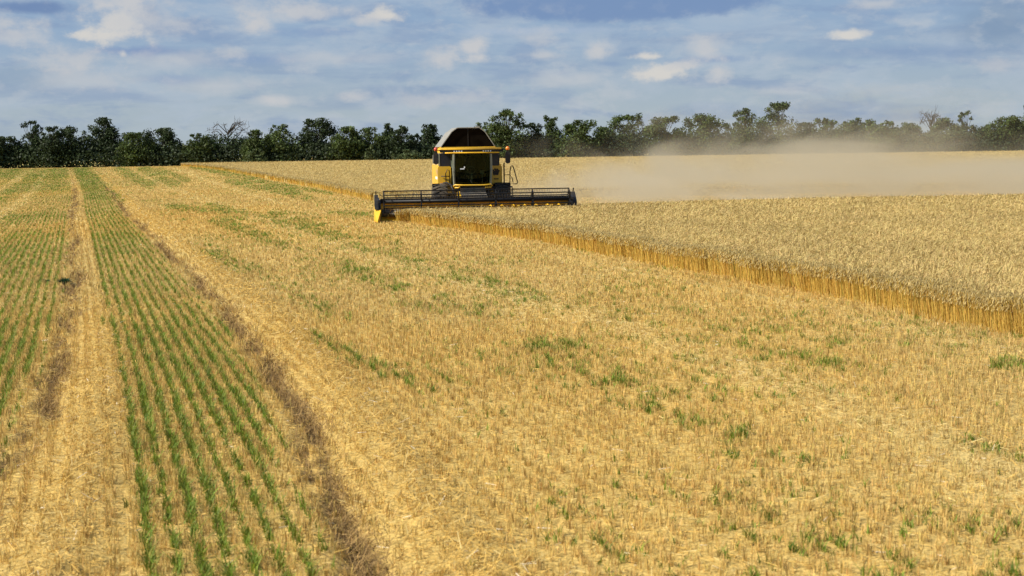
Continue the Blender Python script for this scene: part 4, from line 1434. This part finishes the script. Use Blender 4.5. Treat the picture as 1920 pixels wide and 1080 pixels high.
# ------------------------------------------------------------------ dust behind the harvester
def make_dust():
    # closed hull of the drifting plume: low at the machine, higher and wider down-wind
    xs = np.linspace(-7, 72, 40)
    prof = np.interp(xs, [-7, -4, 2, 10, 25, 45, 65, 72], [2.2, 3.2, 4.4, 6.0, 7.5, 5.0, 3.0, 2.5])
    y0 = np.where(xs < 3.3, 73.5 - np.clip(xs + 5, 0, 9) * .0, np.interp(xs, [3.3, 14.7, 26.3, 72], [69.5, 73.0, 74.0, 80.0]))
    y0 = np.interp(xs, [-7, 2.2, 5, 14.7, 26.3, 72], [76, 73, 70.5, 73.2, 74.2, 80])
    y1 = np.interp(xs, [-7, 0, 10, 30, 72], [82, 96, 112, 128, 140])
    V, Q = [], []
    for x, p, a, b in zip(xs, prof, y0, y1):
        V += [(x, a, -.1), (x, b, float(tz0(0, b)) - .1), (x, b, p * .8 + .6), (x, (a + b) / 2, p + .3), (x, a, p * .8)]
    n = 5
    for i in range(len(xs) - 1):
        for j in range(n):
            Q.append((i * n + j, i * n + (j + 1) % n, (i + 1) * n + (j + 1) % n, (i + 1) * n + j))
    me = bpy.data.meshes.new('dust_cloud')
    me.from_pydata(V, [], Q + [tuple(range(n)), tuple(range(len(V) - n, len(V)))])
    import bmesh
    bm = bmesh.new(); bm.from_mesh(me); bmesh.ops.recalc_face_normals(bm, faces=bm.faces); bm.to_mesh(me); bm.free()
    mt = bpy.data.materials.new('dust')
    mt.use_nodes = True
    t = NT(mt.node_tree)
    tc = t.n('ShaderNodeTexCoord')
    sp = t.n('ShaderNodeSeparateXYZ'); t.put(sp.inputs[0], tc.outputs['Object'])
    x, y, z = sp.outputs
    mp = t.n('ShaderNodeMapping'); t.put(mp.inputs[0], tc.outputs['Object']); mp.inputs['Scale'].default_value = (.20, .03, .34)
    n1 = t.noise(mp.outputs[0], 1.0, 4, .6, .6)
    mp2 = t.n('ShaderNodeMapping'); t.put(mp2.inputs[0], tc.outputs['Object']); mp2.inputs['Scale'].default_value = (.05, .05, .0)
    n2 = t.noise(mp2.outputs[0], 1.0, 2, .5)
    # low bank along the cut strip with three billows down-wind
    def hump(x0, w, h):
        d = t.math('DIVIDE', t.math('SUBTRACT', x, x0), w)
        return t.math('MULTIPLY', t.math('POWER', 2.718, t.math('MULTIPLY', t.math('MULTIPLY', d, d), -1.0)), h)
    topz = t.math('ADD', t.math('ADD', hump(10.4, 2.0, 1.3), hump(17.8, 2.2, 1.1)), t.math('ADD', hump(23.5, 3.4, 2.5), t.math('MULTIPLY_ADD', t.ramp(x, -7, 6), .9, 1.5)))
    topz = t.math('MULTIPLY', topz, t.math('MULTIPLY_ADD', n1, 1.1, .50))
    rel = t.math('DIVIDE', z, topz)
    body = t.math('ADD', t.ramp(rel, 1.05, .25), t.math('MULTIPLY', t.ramp(rel, 1.9, .6), .14))
    body = t.math('ADD', body, t.math('MULTIPLY', t.ramp(z, 2.0, .7), t.math('MULTIPLY', t.ramp(x, 6, 16), 1.0)))
    puff = t.math('MULTIPLY_ADD', t.ramp(n1, .42, .64), 1.4, .38)
    dens = t.math('MULTIPLY', body, puff)
    dens = t.math('MULTIPLY', dens, t.math('MULTIPLY_ADD', t.ramp(x, -7.0, 3.5), .8, .2))
    dens = t.math('MULTIPLY', dens, t.ramp(x, -7.5, -5.0))
    dens = t.math('MULTIPLY', dens, t.math('MULTIPLY_ADD', t.ramp(x, 34, 26), .3, .7))
    dens = t.math('MULTIPLY', dens, t.ramp(x, 70, 50))
    dens = t.math('MULTIPLY', dens, 0.056)
    v = t.n('ShaderNodeVolumePrincipled')
    t.put(v.inputs['Color'], (0.73, 0.655, 0.50))
    t.put(v.inputs['Density'], dens)
    v.inputs['Anisotropy'].default_value = 0.2
    o = t.n('ShaderNodeOutputMaterial'); t.t.links.new(v.outputs[0], o.inputs['Volume'])
    me.materials.append(mt)
    ob = bpy.data.objects.new('dust_cloud', me)
    COL.objects.link(ob)
    tag(ob, 'pale dust cloud drifting away to the right behind the harvester', 'dust', kind='stuff')


make_dust()
S.cycles.volume_bounces = 1
S.cycles.volume_step_rate = 2.0
S.cycles.volume_max_steps = 128
S.cycles.max_bounces = 6
S.cycles.transparent_max_bounces = 8
